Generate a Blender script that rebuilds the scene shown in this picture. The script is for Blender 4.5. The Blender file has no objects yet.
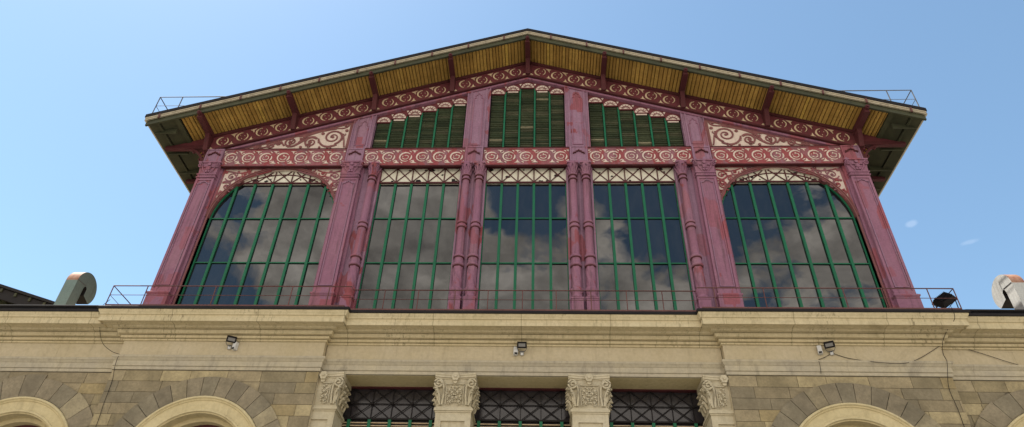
import bpy, math, random
from mathutils import Vector, Matrix
random.seed(7)
PI = math.pi
C = bpy.context.scene.collection
sc = bpy.context.scene

# ------------------------------------------------------------------ mesh builder
class MB:
    def __init__(s):
        s.v = []; s.f = []; s.m = []; s.sm = []; s.k = 0
    def add(s, vs, fs, m=0, smooth=False):
        o = len(s.v); s.v += [tuple(p) for p in vs]
        for f in fs:
            s.f.append(tuple(o + i for i in f)); s.m.append(m); s.sm.append(smooth)
    def jit(s):
        s.k += 1
        return 0.0007 * (s.k % 23)
    def box(s, x0, x1, y0, y1, z0, z1, m=0):
        s.add([(x0,y0,z0),(x1,y0,z0),(x1,y1,z0),(x0,y1,z0),(x0,y0,z1),(x1,y0,z1),(x1,y1,z1),(x0,y1,z1)],
              [(0,3,2,1),(4,5,6,7),(0,1,5,4),(1,2,6,5),(2,3,7,6),(3,0,4,7)], m)
    def frus(s, b, t, m=0):           # b,t = (x0,x1,y0,y1,z)
        s.add([(b[0],b[2],b[4]),(b[1],b[2],b[4]),(b[1],b[3],b[4]),(b[0],b[3],b[4]),
               (t[0],t[2],t[4]),(t[1],t[2],t[4]),(t[1],t[3],t[4]),(t[0],t[3],t[4])],
              [(0,3,2,1),(4,5,6,7),(0,1,5,4),(1,2,6,5),(2,3,7,6),(3,0,4,7)], m)
    def prism(s, poly, y0, y1, m=0):  # polygon in XZ, y0 = front
        n = len(poly)
        a = sum(poly[i][0]*poly[(i+1)%n][1]-poly[(i+1)%n][0]*poly[i][1] for i in range(n))
        if a < 0: poly = poly[::-1]
        vs = [(x,y0,z) for x,z in poly] + [(x,y1,z) for x,z in poly]
        fs = [tuple(range(n)), tuple(range(2*n-1, n-1, -1))]
        fs += [(i, n+i, n+(i+1)%n, (i+1)%n) for i in range(n)]
        s.add(vs, fs, m)
    def ribbon(s, pts, w, y0, y1, m=0):   # flat ribbon in XZ, w number or list
        n = len(pts)
        if not isinstance(w, (list, tuple)): w = [w]*n
        j = s.jit(); y0 = y0 - j
        L = []; R = []
        for i in range(n):
            a = pts[max(0,i-1)]; b = pts[min(n-1,i+1)]
            dx, dz = b[0]-a[0], b[1]-a[1]; l = math.hypot(dx,dz) or 1
            nx, nz = -dz/l*w[i]/2, dx/l*w[i]/2
            L.append((pts[i][0]+nx, pts[i][1]+nz)); R.append((pts[i][0]-nx, pts[i][1]-nz))
        vs = [(x,y0,z) for x,z in L]+[(x,y0,z) for x,z in R]+[(x,y1,z) for x,z in L]+[(x,y1,z) for x,z in R]
        fs = []
        for i in range(n-1):
            fs.append((n+i, n+i+1, i+1, i))
            fs.append((i, i+1, 2*n+i+1, 2*n+i))
            fs.append((n+i, 3*n+i, 3*n+i+1, n+i+1))
        fs.append((0, 2*n, 3*n, n)); fs.append((n-1, 2*n-1, 4*n-1, 3*n-1))
        s.add(vs, fs, m)
    def disc(s, cx, cz, r, y0, y1, m=0, n=12, rx=None):
        s.prism([(cx+(rx or r)*math.cos(2*PI*i/n), cz+r*math.sin(2*PI*i/n)) for i in range(n)], y0-s.jit(), y1, m)
    def tube(s, pts, r, m=0, n=6):
        pts = [Vector(p) for p in pts]; rings = []
        for i, p in enumerate(pts):
            d = (pts[min(i+1,len(pts)-1)] - pts[max(i-1,0)]).normalized()
            a = d.cross(Vector((0,0,1)));
            if a.length < 1e-3: a = d.cross(Vector((1,0,0)))
            a.normalize(); b = d.cross(a)
            rings.append([p + a*math.cos(2*PI*k/n)*r + b*math.sin(2*PI*k/n)*r for k in range(n)])
        vs = [q for R in rings for q in R]; fs = []
        for i in range(len(pts)-1):
            for k in range(n):
                fs.append((i*n+k, i*n+(k+1)%n, (i+1)*n+(k+1)%n, (i+1)*n+k))
        s.add(vs, fs, m, True)
        s.add(rings[0], [tuple(range(n))[::-1]], m); s.add(rings[-1], [tuple(range(n))], m)
    def lathe(s, cx, cy, prof, m=0, n=20, fn=None, smooth=True):
        vs = []; fs = []
        for r, z in prof:
            for k in range(n):
                t = 2*PI*k/n; q = r*(fn(t,z) if fn else 1)
                vs.append((cx+q*math.cos(t), cy+q*math.sin(t), z))
        for i in range(len(prof)-1):
            for k in range(n):
                fs.append((i*n+k, i*n+(k+1)%n, (i+1)*n+(k+1)%n, (i+1)*n+k))
        s.add(vs, fs, m, smooth)
        s.add(vs[:n], [tuple(range(n))[::-1]], m); s.add(vs[-n:], [tuple(range(n))], m)
    def sweepx(s, prof, x0, x1, yw, back, mit0=0, mit1=0, m=0):
        # prof: list of (projection e, z) from bottom to top; face at y = yw - e; mitred returns
        n = len(prof); vs = []
        for e, z in prof: vs.append((x0 - mit0*e, yw-e, z))
        for e, z in prof: vs.append((x1 + mit1*e, yw-e, z))
        fs = [(i, n+i, n+i+1, i+1) for i in range(n-1)]
        s.add(vs, fs, m)
        for sx, mt, xx in ((-1, mit0, x0), (1, mit1, x1)):     # returns and ends
            a = [(xx + sx*mt*e, yw-e, z) for e, z in prof]
            b = [(xx + sx*mt*e, back, z) for e, z in prof]
            if mt:
                f2 = [(i, i+1, n+i+1, n+i) if sx > 0 else (i+1, i, n+i, n+i+1) for i in range(n-1)]
                s.add(a+b, f2, m)
            else:
                pl = a + [(xx, back, prof[-1][1]), (xx, back, prof[0][1])]
                s.add(pl, [tuple(range(len(pl)))], m)
        e0, z0 = prof[0]; e1, z1 = prof[-1]
        s.add([(x0-mit0*e1, yw-e1, z1), (x1+mit1*e1, yw-e1, z1), (x1+mit1*e1, back, z1), (x0-mit0*e1, back, z1)], [(0,1,2,3)], m)
        s.add([(x0-mit0*e0, yw-e0, z0), (x1+mit1*e0, yw-e0, z0), (x1+mit1*e0, back, z0), (x0-mit0*e0, back, z0)], [(3,2,1,0)], m)
    def build(s, name, mats, parent=None, bevel=0):
        me = bpy.data.meshes.new(name); me.from_pydata(s.v, [], s.f)
        if not isinstance(mats, (list, tuple)): mats = [mats]
        for mm in mats: me.materials.append(mm)
        me.polygons.foreach_set('material_index', s.m); me.polygons.foreach_set('use_smooth', s.sm)
        me.update()
        o = bpy.data.objects.new(name, me); C.objects.link(o)
        if parent: o.parent = parent
        if bevel:
            b = o.modifiers.new('bevel', 'BEVEL'); b.width = bevel; b.segments = 2; b.limit_method = 'ANGLE'
        return o

def empty(name, loc, label=None, cat=None, group=None, parent=None):
    o = bpy.data.objects.new(name, None); C.objects.link(o); o.location = loc
    o.empty_display_size = .3
    if parent: o.parent = parent
    if label: o['label'] = label
    if cat: o['category'] = cat
    if group: o['group'] = group
    return o
def tag(o, label, cat, group=None, kind=None):
    o['label'] = label; o['category'] = cat
    if group: o['group'] = group
    if kind: o['kind'] = kind
    return o

def arc(cx, cz, r, a0, a1, n=16, rz=None):
    return [(cx+r*math.cos(math.radians(a0+(a1-a0)*i/n)), cz+(rz or r)*math.sin(math.radians(a0+(a1-a0)*i/n))) for i in range(n+1)]
def spiral(cx, cz, r, a0, turns, d=1, n=22, rmin=.18):
    out = []
    for i in range(n+1):
        t = i/n; q = r*(1-t*(1-rmin)); a = math.radians(a0) + d*turns*2*PI*t
        out.append((cx+q*math.cos(a), cz+q*math.sin(a)))
    return out
def bez(a, b, c, d, n=12):
    o = []
    for i in range(n+1):
        t = i/n; u = 1-t
        o.append(tuple(u**3*a[k]+3*u*u*t*b[k]+3*u*t*t*c[k]+t**3*d[k] for k in (0,1)))
    return o
def taper(n, a, b): return [a+(b-a)*i/max(1,n-1) for i in range(n)]

# ------------------------------------------------------------------ materials
def new_mat(name):
    m = bpy.data.materials.new(name); m.use_nodes = True
    nt = m.node_tree; nt.nodes.clear()
    out = nt.nodes.new('ShaderNodeOutputMaterial'); b = nt.nodes.new('ShaderNodeBsdfPrincipled')
    nt.links.new(b.outputs[0], out.inputs[0])
    return m, nt, b
def N(nt, t, **kw):
    n = nt.nodes.new(t)
    for k, v in kw.items(): setattr(n, k, v)
    return n
def noise(nt, scale, detail=4, rough=.55, vec=None, sc3=None, dist=0):
    tc = N(nt, 'ShaderNodeTexCoord'); src = tc.outputs['Object']
    if sc3:
        mp = N(nt, 'ShaderNodeMapping'); mp.inputs['Scale'].default_value = sc3
        nt.links.new(src, mp.inputs[0]); src = mp.outputs[0]
    n = N(nt, 'ShaderNodeTexNoise'); n.inputs['Scale'].default_value = scale
    n.inputs['Detail'].default_value = detail; n.inputs['Roughness'].default_value = rough
    n.inputs['Distortion'].default_value = dist
    nt.links.new(src, n.inputs['Vector'])
    return n.outputs['Fac']
def ramp(nt, fac, stops, interp='LINEAR'):
    r = N(nt, 'ShaderNodeValToRGB'); r.color_ramp.interpolation = interp
    e = r.color_ramp.elements
    while len(e) < len(stops): e.new(.5)
    for i, (p, c) in enumerate(stops):
        e[i].position = p; e[i].color = (*c, 1) if len(c) == 3 else c
    nt.links.new(fac, r.inputs[0])
    return r.outputs[0]
def g(v): return (v, v, v)
def mix(nt, fac, a, b, mode='MIX'):
    m = N(nt, 'ShaderNodeMix', data_type='RGBA', blend_type=mode)
    if isinstance(fac, (int, float)): m.inputs[0].default_value = fac
    else: nt.links.new(fac, m.inputs[0])
    for i, x in ((6, a), (7, b)):
        if isinstance(x, tuple): m.inputs[i].default_value = (*x, 1)
        else: nt.links.new(x, m.inputs[i])
    return m.outputs[2]
def bump(nt, b, fac, strength=.3, dist=.02):
    bn = N(nt, 'ShaderNodeBump'); bn.inputs['Strength'].default_value = strength; bn.inputs['Distance'].default_value = dist
    nt.links.new(fac, bn.inputs['Height']); nt.links.new(bn.outputs[0], b.inputs['Normal'])

def paint(name, c1, c2, patch=None, dirt=(.05,.03,.025), pthr=.6, rough=.65, dirt_amt=.5, pscale=(.9,1,.35), spec=.16):
    m, nt, b = new_mat(name)
    col = mix(nt, ramp(nt, noise(nt, 1.3, 5), [(.3, g(0)), (.7, g(1))]), c1, c2)
    if patch:
        pm = ramp(nt, noise(nt, 1.6, 6, .6, sc3=pscale, dist=.6), [(pthr, g(0)), (pthr+.04, g(1))])
        col = mix(nt, pm, col, patch)
        tcv = N(nt, 'ShaderNodeTexCoord'); mpv = N(nt, 'ShaderNodeMapping'); mpv.inputs['Scale'].default_value = (2.3, 1.5, .95)
        nt.links.new(tcv.outputs['Object'], mpv.inputs[0])
        vo = N(nt, 'ShaderNodeTexVoronoi', distance='CHEBYCHEV'); vo.inputs['Scale'].default_value = 1.0; vo.inputs['Randomness'].default_value = .8
        nt.links.new(mpv.outputs[0], vo.inputs['Vector'])
        sp_ = N(nt, 'ShaderNodeSeparateColor'); nt.links.new(vo.outputs['Color'], sp_.inputs[0])
        col = mix(nt, ramp(nt, sp_.outputs[0], [(.80, g(0)), (.805, g(.75)), (.9, g(.45))], 'CONSTANT'), col, tuple(x*1.12 for x in patch))
        col = mix(nt, ramp(nt, sp_.outputs[1], [(.82, g(0)), (.83, g(.30))], 'CONSTANT'), col, (.33, .17, .20))
    fine = noise(nt, 14, 5, .7)
    col = mix(nt, ramp(nt, fine, [(.35, g(.22)), (.65, g(0))]), col, dirt)
    st = noise(nt, 1.0, 6, .65, sc3=(7, 7, .5))
    dm = ramp(nt, st, [(.52, g(0)), (.75, g(dirt_amt))])
    col = mix(nt, dm, col, dirt)
    nt.links.new(col, b.inputs['Base Color'])
    b.inputs['Roughness'].default_value = rough
    b.inputs['Specular IOR Level'].default_value = spec
    bump(nt, b, noise(nt, 25, 4, .7), .25, .01)
    return m

M = {}
M['iron']   = paint('mulberry_paint', (.275,.118,.178), (.31,.145,.20), patch=(.29,.075,.085), pthr=.60, dirt_amt=.65, pscale=(.7,.8,.45))
M['iron2']  = paint('lilac_paint', (.325,.185,.255), (.285,.15,.215), patch=(.27,.065,.072), pthr=.62, dirt_amt=.6)
M['red']    = paint('oxide_red_paint', (.285,.060,.066), (.32,.085,.088), patch=(.265,.115,.130), pthr=.50, dirt_amt=.5)
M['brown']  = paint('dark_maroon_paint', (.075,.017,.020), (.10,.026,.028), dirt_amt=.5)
M['maroon'] = paint('maroon_paint', (.135,.030,.038), (.165,.042,.046), dirt_amt=.55)
M['scroll'] = paint('scroll_paint', (.200,.075,.075), (.25,.10,.095), dirt_amt=.3)
M['cream']  = paint('cream_panel', (.70,.58,.49), (.62,.50,.42), dirt=(.30,.20,.16), dirt_amt=.5)
M['cream2'] = paint('ochre_cream_panel', (.64,.50,.33), (.56,.42,.26), dirt=(.25,.16,.08), dirt_amt=.5)
M['white']  = paint('white_panel', (.74,.70,.57), (.66,.62,.50), dirt=(.28,.25,.18), dirt_amt=.55)
M['green']  = paint('green_paint', (.011,.120,.055), (.015,.145,.070), dirt=(.02,.06,.035), dirt_amt=.4, rough=.4)
M['olive']  = paint('olive_metal', (.040,.045,.026), (.075,.078,.04), dirt_amt=.3)
M['black']  = paint('black_metal', (.010,.009,.009), (.018,.015,.014), dirt=(.03,.02,.018), dirt_amt=.2)
M['rail']   = paint('rusty_rail', (.12,.05,.045), (.17,.075,.065), dirt_amt=.3)
M['gutter'] = paint('pale_gutter', (.48,.42,.30), (.40,.34,.24), dirt=(.16,.12,.08), dirt_amt=.6)
M['steel']  = paint('grey_steel', (.16,.16,.16), (.11,.11,.11), dirt_amt=.2)
M['plastic']= paint('white_plastic', (.70,.69,.66), (.6,.59,.56), dirt_amt=.2)

def stone(name, c1, c2, dark, stain=.5, streak=.5, joint=0):
    m, nt, b = new_mat(name)
    col = mix(nt, ramp(nt, noise(nt, .8, 6, .6), [(.32, g(0)), (.68, g(1))]), c1, c2)
    col = mix(nt, ramp(nt, noise(nt, 9, 6, .7), [(.35, g(.24)), (.62, g(0))]), col, dark)
    s1 = noise(nt, 1.0, 7, .68, sc3=(5.5, 5.5, .8))
    col = mix(nt, ramp(nt, s1, [(.54, g(0)), (.78, g(streak))]), col, dark)
    s2 = noise(nt, .45, 7, .7, dist=.8)
    col = mix(nt, ramp(nt, s2, [(.60, g(0)), (.72, g(stain))]), col, tuple(x*.75 for x in dark))
    if joint:
        tcx = N(nt, 'ShaderNodeTexCoord'); sx_ = N(nt, 'ShaderNodeSeparateXYZ'); nt.links.new(tcx.outputs['Object'], sx_.inputs[0])
        pp = N(nt, 'ShaderNodeMath', operation='PINGPONG'); nt.links.new(sx_.outputs[0], pp.inputs[0]); pp.inputs[1].default_value = joint
        col = mix(nt, ramp(nt, pp.outputs[0], [(.0, g(.55)), (.010, g(.5)), (.016, g(0))]), col, tuple(x*.6 for x in dark))
        s3 = noise(nt, 1.0, 5, .7, sc3=(16, 16, .9))
        gate = ramp(nt, noise(nt, .7, 3, .5, sc3=(1, .1, .1)), [(.45, g(0)), (.62, g(1))])
        col = mix(nt, mix(nt, 1.0, ramp(nt, s3, [(.54, g(0)), (.66, g(.75))]), gate, 'MULTIPLY'), col, tuple(x*.45 for x in dark))
    nt.links.new(col, b.inputs['Base Color']); b.inputs['Roughness'].default_value = .85
    b.inputs['Specular IOR Level'].default_value = .25
    bump(nt, b, noise(nt, 18, 7, .75), .45, .02)
    return m
M['stone']  = stone('cream_stone', (.60,.50,.29), (.53,.435,.235), (.24,.185,.10), .35, .5)
M['frz']    = stone('rendered_stone', (.52,.44,.30), (.475,.395,.25), (.24,.195,.125), .45, .35)
M['arch']   = stone('architrave_stone', (.40,.35,.26), (.48,.41,.275), (.15,.13,.10), .6, .65)
M['cornice'] = stone('cornice_stone', (.61,.515,.325), (.54,.45,.27), (.24,.185,.10), .35, .55, 1.35)
M['carve']  = stone('carved_stone', (.55,.48,.34), (.48,.41,.265), (.20,.16,.10), .3, .5)
M['mortar'] = stone('mortar_stone', (.17,.145,.10), (.14,.115,.085), (.07,.06,.045), .3, .3)

def blocks(name, stops):
    m, nt, b = new_mat(name)
    ge = N(nt, 'ShaderNodeNewGeometry')
    col = ramp(nt, ge.outputs['Random Per Island'], stops, 'CONSTANT')
    var = ramp(nt, noise(nt, 2.2, 6, .65), [(.3, g(.72)), (.7, g(1.12))])
    col = mix(nt, 1.0, col, var, 'MULTIPLY')
    col = mix(nt, ramp(nt, noise(nt, 12, 6, .75), [(.35, g(.4)), (.6, g(0))]), col, tuple(x*.45 for x in stops[0][1]))
    col = mix(nt, ramp(nt, noise(nt, .55, 7, .7, dist=1.0), [(.52, g(0)), (.68, g(.45))]), col, tuple(x*.4 for x in stops[0][1]))
    nt.links.new(col, b.inputs['Base Color']); b.inputs['Roughness'].default_value = .9
    b.inputs['Specular IOR Level'].default_value = .2
    bump(nt, b, noise(nt, 16, 7, .75), .5, .02)
    return m
M['ashlar'] = blocks('ashlar_blocks', [(0,(0.291,0.235,0.144)),(.16,(0.347,0.279,0.168)),(.32,(0.250,0.208,0.136)),(.46,(0.316,0.255,0.146)),(.58,(0.388,0.314,0.189)),(.70,(0.270,0.221,0.133)),(.84,(0.439,0.353,0.198)),(.94,(0.367,0.284,0.146))])
M['vouss']  = blocks('voussoir_blocks', [(0,(0.250,0.211,0.142)),(.2,(0.286,0.235,0.155)),(.4,(0.230,0.191,0.129)),(.55,(0.270,0.225,0.150)),(.75,(0.306,0.250,0.155)),(.92,(0.367,0.304,0.189))])
M['soffit'] = blocks('soffit_boards', [(0,(0.497,0.302,0.074)),(.15,(0.435,0.257,0.061)),(.3,(0.548,0.341,0.084)),(.45,(0.403,0.237,0.059)),(.6,(0.508,0.311,0.079)),(.78,(0.455,0.272,0.067)),(.965,(0.675,0.445,0.099))])
M['louvre'] = blocks('louvre_slats', [(0,(.038,.050,.024)),(.2,(.055,.064,.032)),(.4,(.030,.040,.020)),(.6,(.075,.075,.042)),(.8,(.044,.053,.026)),(.965,(.24,.21,.13))])

def glass(name, base, rough, ior):
    m, nt, b = new_mat(name)
    ge = N(nt, 'ShaderNodeNewGeometry')
    col = ramp(nt, ge.outputs['Random Per Island'], [(0, base), (.45, tuple(x*1.6 for x in base)), (.8, tuple(x*.7 for x in base))], 'CONSTANT')
    d = ramp(nt, noise(nt, 1.5, 6, .7, sc3=(2.5,1,.8)), [(.45, g(0)), (.75, g(.30))])
    col = mix(nt, d, col, (.045,.042,.036))
    nt.links.new(col, b.inputs['Base Color'])
    b.inputs['IOR'].default_value = ior
    r = ramp(nt, noise(nt, 2.5, 5, .6), [(.4, g(rough)), (.7, g(rough*1.8))])
    nt.links.new(r, b.inputs['Roughness'])
    bump(nt, b, noise(nt, .9, 2, .4), .06, .05)
    return m
M['glass']  = glass('dark_glass', (.006,.007,.009), .008, 1.70)
M['glass2'] = glass('dusty_glass', (.020,.017,.019), .16, 1.5)

m, nt, b = new_mat('paving')
col = mix(nt, ramp(nt, noise(nt, .35, 8, .65), [(.35,g(0)),(.65,g(1))]), (.21,.195,.17), (.28,.26,.225))
br = N(nt, 'ShaderNodeTexBrick'); br.inputs['Scale'].default_value = 1.0
tc = N(nt, 'ShaderNodeTexCoord'); nt.links.new(tc.outputs['Object'], br.inputs['Vector'])
br.inputs['Color1'].default_value = (1,1,1,1); br.inputs['Color2'].default_value = (.8,.8,.8,1); br.inputs['Mortar'].default_value = (.4,.4,.4,1)
br.inputs['Mortar Size'].default_value = .01
col = mix(nt, 1.0, col, br.outputs[0], 'MULTIPLY')
nt.links.new(col, b.inputs['Base Color']); b.inputs['Roughness'].default_value = .8
bump(nt, b, noise(nt, 8, 6, .7), .3, .01)
M['paving'] = m

m, nt, b = new_mat('copper_rust')
col = mix(nt, ramp(nt, noise(nt, 3, 6, .65), [(.4,g(0)),(.62,g(1))]), (.26,.10,.05), (.42,.24,.15))
nt.links.new(col, b.inputs['Base Color']); b.inputs['Roughness'].default_value = .6
M['rust'] = m
M['duct_green'] = paint('green_grey_duct', (.16,.22,.20), (.20,.26,.23), dirt_amt=.25)
M['duct_white'] = paint('white_grey_duct', (.60,.60,.56), (.50,.50,.47), dirt_amt=.35)
m, nt, b = new_mat('lamp_lens')
b.inputs['Base Color'].default_value = (.75,.74,.70,1); b.inputs['Roughness'].default_value = .15
M['lens'] = m; b.inputs['Base Color'].default_value = (.22,.21,.20,1)

# ------------------------------------------------------------------ the market hall
MK = 0.3455                      # roof pitch
ZB = 25.09                       # bottom of the raking frieze at the ridge
hall = empty('market_hall', (0,0,0), 'market hall with mulberry iron and glass gable above a cream stone storey', 'building')

# ---- stone storey ----------------------------------------------------------
YP, YC = -1.0, -.8
XE, XI = 12.43, 6.05
ARC = [(-9.24, YP), (9.30, YP), (-14.85, YC), (14.9, YC), (20.5, YC), (-20.45, YC)]
ZA = 7.75; RO, RI = 2.70, 2.10
def ashlar(x0, x1, yf, arcs, z0=.3, z1=10.66, seed=1):
    rnd = random.Random(seed); mb = MB(); h = .345
    z = z1; row = 0
    hb = .012
    while z > z0 + .1:
        zb = max(z - h, z0)
        x = x0 - rnd.uniform(0, .9)
        while x < x1:
            w = rnd.uniform(.75, 1.35); a, b = max(x, x0), min(x+w, x1); x += w
            if b - a < .05: continue
            a += hb/2; b -= hb/2
            segs = [[(a, zb+hb/2), (b, zb+hb/2), (b, z-hb/2), (a, z-hb/2)]]
            for cx, _ in arcs:
                def hw(zz):
                    R = RO - .12
                    if zz <= ZA: return R
                    return math.sqrt(max(0, R*R-(zz-ZA)**2))
                l, t = hw(zb+hb/2), hw(z-hb/2)
                if l < .06 or ZA+RO-.12-zb < .13: continue
                nxt = []
                for q in segs:
                    (ax, az), (bx, bz), (cx2, cz2), (dx, dz) = q
                    if bx <= cx-l and cx2 <= cx-t or ax >= cx+l and dx >= cx+t: nxt.append(q); continue
                    if ax < cx-l: nxt.append([(ax,az),(min(bx,cx-l),bz),(max(min(cx2,cx-t),dx+.001),cz2),(dx,dz)])
                    if bx > cx+l: nxt.append([(max(ax,cx+l),az),(bx,bz),(cx2,cz2),(min(max(dx,cx+t),cx2-.001),dz)])
                segs = nxt
            yy = yf - rnd.uniform(0, .006)
            for q in segs: mb.prism(q, yy, yf+.1)
        z = zb; row += 1
    return mb
def backing(x0, x1, yf, arcs):          # mortar bed with the arched openings left out
    mb = MB(); r = RI + .25; edges = sorted(a for a, _ in arcs); cur = x0
    for cx in edges:
        mb.box(cur, cx-r, yf, yf+.5, 0, 11.0)
        top = arc(cx, ZA, r, 180, 0, 24)
        for (xa, za), (xb, zb) in zip(top, top[1:]):
            mb.add([(xa,yf,za),(xb,yf,zb),(xb,yf,11.0),(xa,yf,11.0)], [(0,1,2,3)])
            mb.add([(xa,yf,za),(xb,yf,zb),(xb,yf+.5,zb),(xa,yf+.5,za)], [(3,2,1,0)])
        cur = cx+r
    mb.box(cur, x1, yf, yf+.5, 0, 11.0)
    return mb
secs = [(-XE, -XI, YP, [ARC[0]]), (XI, XE, YP, [ARC[1]]), (-24, -XE, YC, [ARC[2], ARC[5]]), (XE, 24, YC, [ARC[3], ARC[4]])]
for i, (x0, x1, yf, ar) in enumerate(secs):
    w = backing(x0, x1, yf+.02, ar).build('stone_wall', M['mortar'], hall)
    ashlar(x0, x1, yf, ar, seed=30+i).build('ashlar_facing', M['ashlar'], w)
# side returns of the projecting sections
for sx in (-1, 1):
    mb = MB(); mb.box(*sorted((sx*XE, sx*(XE-.4))), YP+.04, YP+.5, 0, 11); mb.build('wall_return', M['frz'], hall)
    mb = MB(); mb.box(*sorted((sx*(XI-.006), sx*(XI+.4))), YP+.025, 0, 0, 10.675); mb.build('wall_return', M['frz'], hall)

for cx, yf in ARC:
    if abs(cx) > 17: continue
    big = abs(cx) > 13
    rnd = random.Random(int(cx*10)); mb = MB(); n = 13 if big else 17
    for i in range(n):
        a0, a1 = 180*i/n+.2, 180*(i+1)/n-.2
        R = RO + (rnd.choice((0, .05, .12)) if big else 0)
        mb.prism(arc(cx, ZA, R, a0, a1, 3) + arc(cx, ZA, RI, a1, a0, 3), yf-.045-rnd.uniform(0,.006), yf+.12)
    s = mb.build('arch_surround', M['vouss'], hall)
    # moulded archivolt: stepped rings swept round the arch and down the jambs
    prof = [(RI-.005, -.02), (RI-.02, -.09), (RI-.075, -.105), (RI-.10, -.065), (RI-.13, -.06), (RI-.15, -.03), (1.70, -.022), (1.68, -.055), (1.63, -.06),
            (1.61, -.01), (1.585, .0), (1.575, .30), (1.46, .32), (1.455, .62)]
    path = [(180, 0, -7.45)] + [(180-180*i/40, 0, 0) for i in range(41)] + [(0, 0, -7.45)]
    mb = MB(); vs = []; npf = len(prof)
    for a, _, dz in path:
        for r, y in prof:
            vs.append((cx + r*math.cos(math.radians(a)), yf + y, ZA + r*math.sin(math.radians(a)) + dz))
    fs = [(i*npf+k, i*npf+k+1, (i+1)*npf+k+1, (i+1)*npf+k) for i in range(len(path)-1) for k in range(npf-1)]
    mb.add(vs, fs, 0)
    mb.build('archivolt', M['stone'], s)
    mb = MB()
    mb.prism([(cx-1.58, .3), (cx+1.58, .3)] + arc(cx, ZA, 1.58, 0, 180, 28), yf+.66, yf+.72, 0)
    w = mb.build('arch_window', M['glass2'], hall)
    mb = MB()
    mb.ribbon([(cx+1.43, .3)] + arc(cx, ZA, 1.43, 0, 180, 28) + [(cx-1.43, .3)], .09, yf+.56, yf+.66)
    for a in (45, 90, 135): mb.ribbon([(cx+.4*math.cos(math.radians(a)), ZA+.4*math.sin(math.radians(a))), (cx+1.44*math.cos(math.radians(a)), ZA+1.44*math.sin(math.radians(a)))], .06, yf+.6, yf+.66)
    mb.ribbon(arc(cx, ZA, .4, 0, 180, 14), .06, yf+.6, yf+.66)
    mb.box(cx-1.42, cx+1.42, yf+.61, yf+.66, ZA-.06, ZA+.06)
    mb.build('window_frame', M['brown'], w)

# cornice: one moulded profile per section, mitred where sections step
PROF = [(0,11.645),(.05,11.65),(.05,11.70),(.025,11.703),(.025,11.718),(.11,11.722),(.115,11.80),(.065,11.805),(.065,11.825),(.20,11.832),(.235,11.93),(.19,11.935),(.19,11.96),
        (.34,11.968),(.365,12.02),(.62,12.03),(.62,12.0),(.665,12.0),(.67,12.11),(.65,12.115),(.65,12.13),(.655,12.20),(.69,12.22),(.70,12.26),(.73,12.31),(.745,12.36),(.745,12.372)]
ARCH = [(0,10.68),(.03,10.68),(.03,10.775),(.012,10.78),(.05,10.80),(.05,10.96),(.065,10.97),(.10,11.03),(.125,11.06),(.125,11.12),(.02,11.155),(0,11.155)]
FLASH = [(.70,12.37),(.775,12.37),(.785,12.38),(.785,12.445),(.76,12.475),(.70,12.48)]
for nm, x0, x1, yw, m0, m1 in (('l', -XE, -XI, YP, 1, 1), ('r', XI, XE, YP, 1, 1), ('c', -XI+.02, XI-.02, YC, 0, 0), ('lo', -24, -XE+.02, YC, 0, 0), ('ro', XE-.02, 24, YC, 0, 0)):
    mb = MB(); mb.sweepx(PROF, x0, x1, yw, .9, m0, m1)
    co = mb.build('cornice', M['cornice'], hall)
    mb = MB(); mb.sweepx(FLASH, x0, x1, yw, .2, m0, m1)
    if nm in ('lo', 'ro'):
        mb.box(x0 if nm == 'lo' else XE+.8, -XE-.8 if nm == 'lo' else x1, yw-.72, yw-.5, 12.48, 12.62)
        mb.tube([(x0 if nm == 'lo' else XE+.8, yw-.78, 12.55), (-XE-.8 if nm == 'lo' else x1, yw-.78, 12.55)], .035, 0, 8)
    mb.build('gutter_flashing', M['black'], co)
    if nm in ('l', 'r', 'c'):
        mb = MB(); mb.box(x0-.6*m0, x1+.6*m1, yw-.74, yw-.66, 12.482, 12.535)
        mb.build('ledge_strip', M['rail'], co)
    mb = MB(); mb.sweepx([(0, 11.15), (0, 11.65)], x0, x1, yw, .3, m0, m1)
    # fine block joints of the frieze: separate slabs 3 mm proud
    L = x1-x0; nb = max(2, round(L/2.1)); rnd = random.Random(int(abs(x0*7)))
    cuts = [x0] + [x0 + L*(k+rnd.uniform(-.2,.2))/nb for k in range(1, nb)] + [x1]
    for a, bq in zip(cuts, cuts[1:]): mb.box(a+.004, bq-.004, yw-.004-rnd.uniform(0,.003), yw+.02, 11.156, 11.643)
    mb.build('frieze_course', M['frz'], hall)
    mb = MB(); mb.sweepx(ARCH, x0, x1, yw, (.02 if nm == 'c' else -.5), m0, m1)
    at = mb.build('architrave', M['arch'], hall)
    if nm == 'c':
        mb = MB(); mb.box(x0, x1, yw+.06, .019, 10.672, 10.70); mb.build('lintel_soffit', M['stone'], at)

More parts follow.
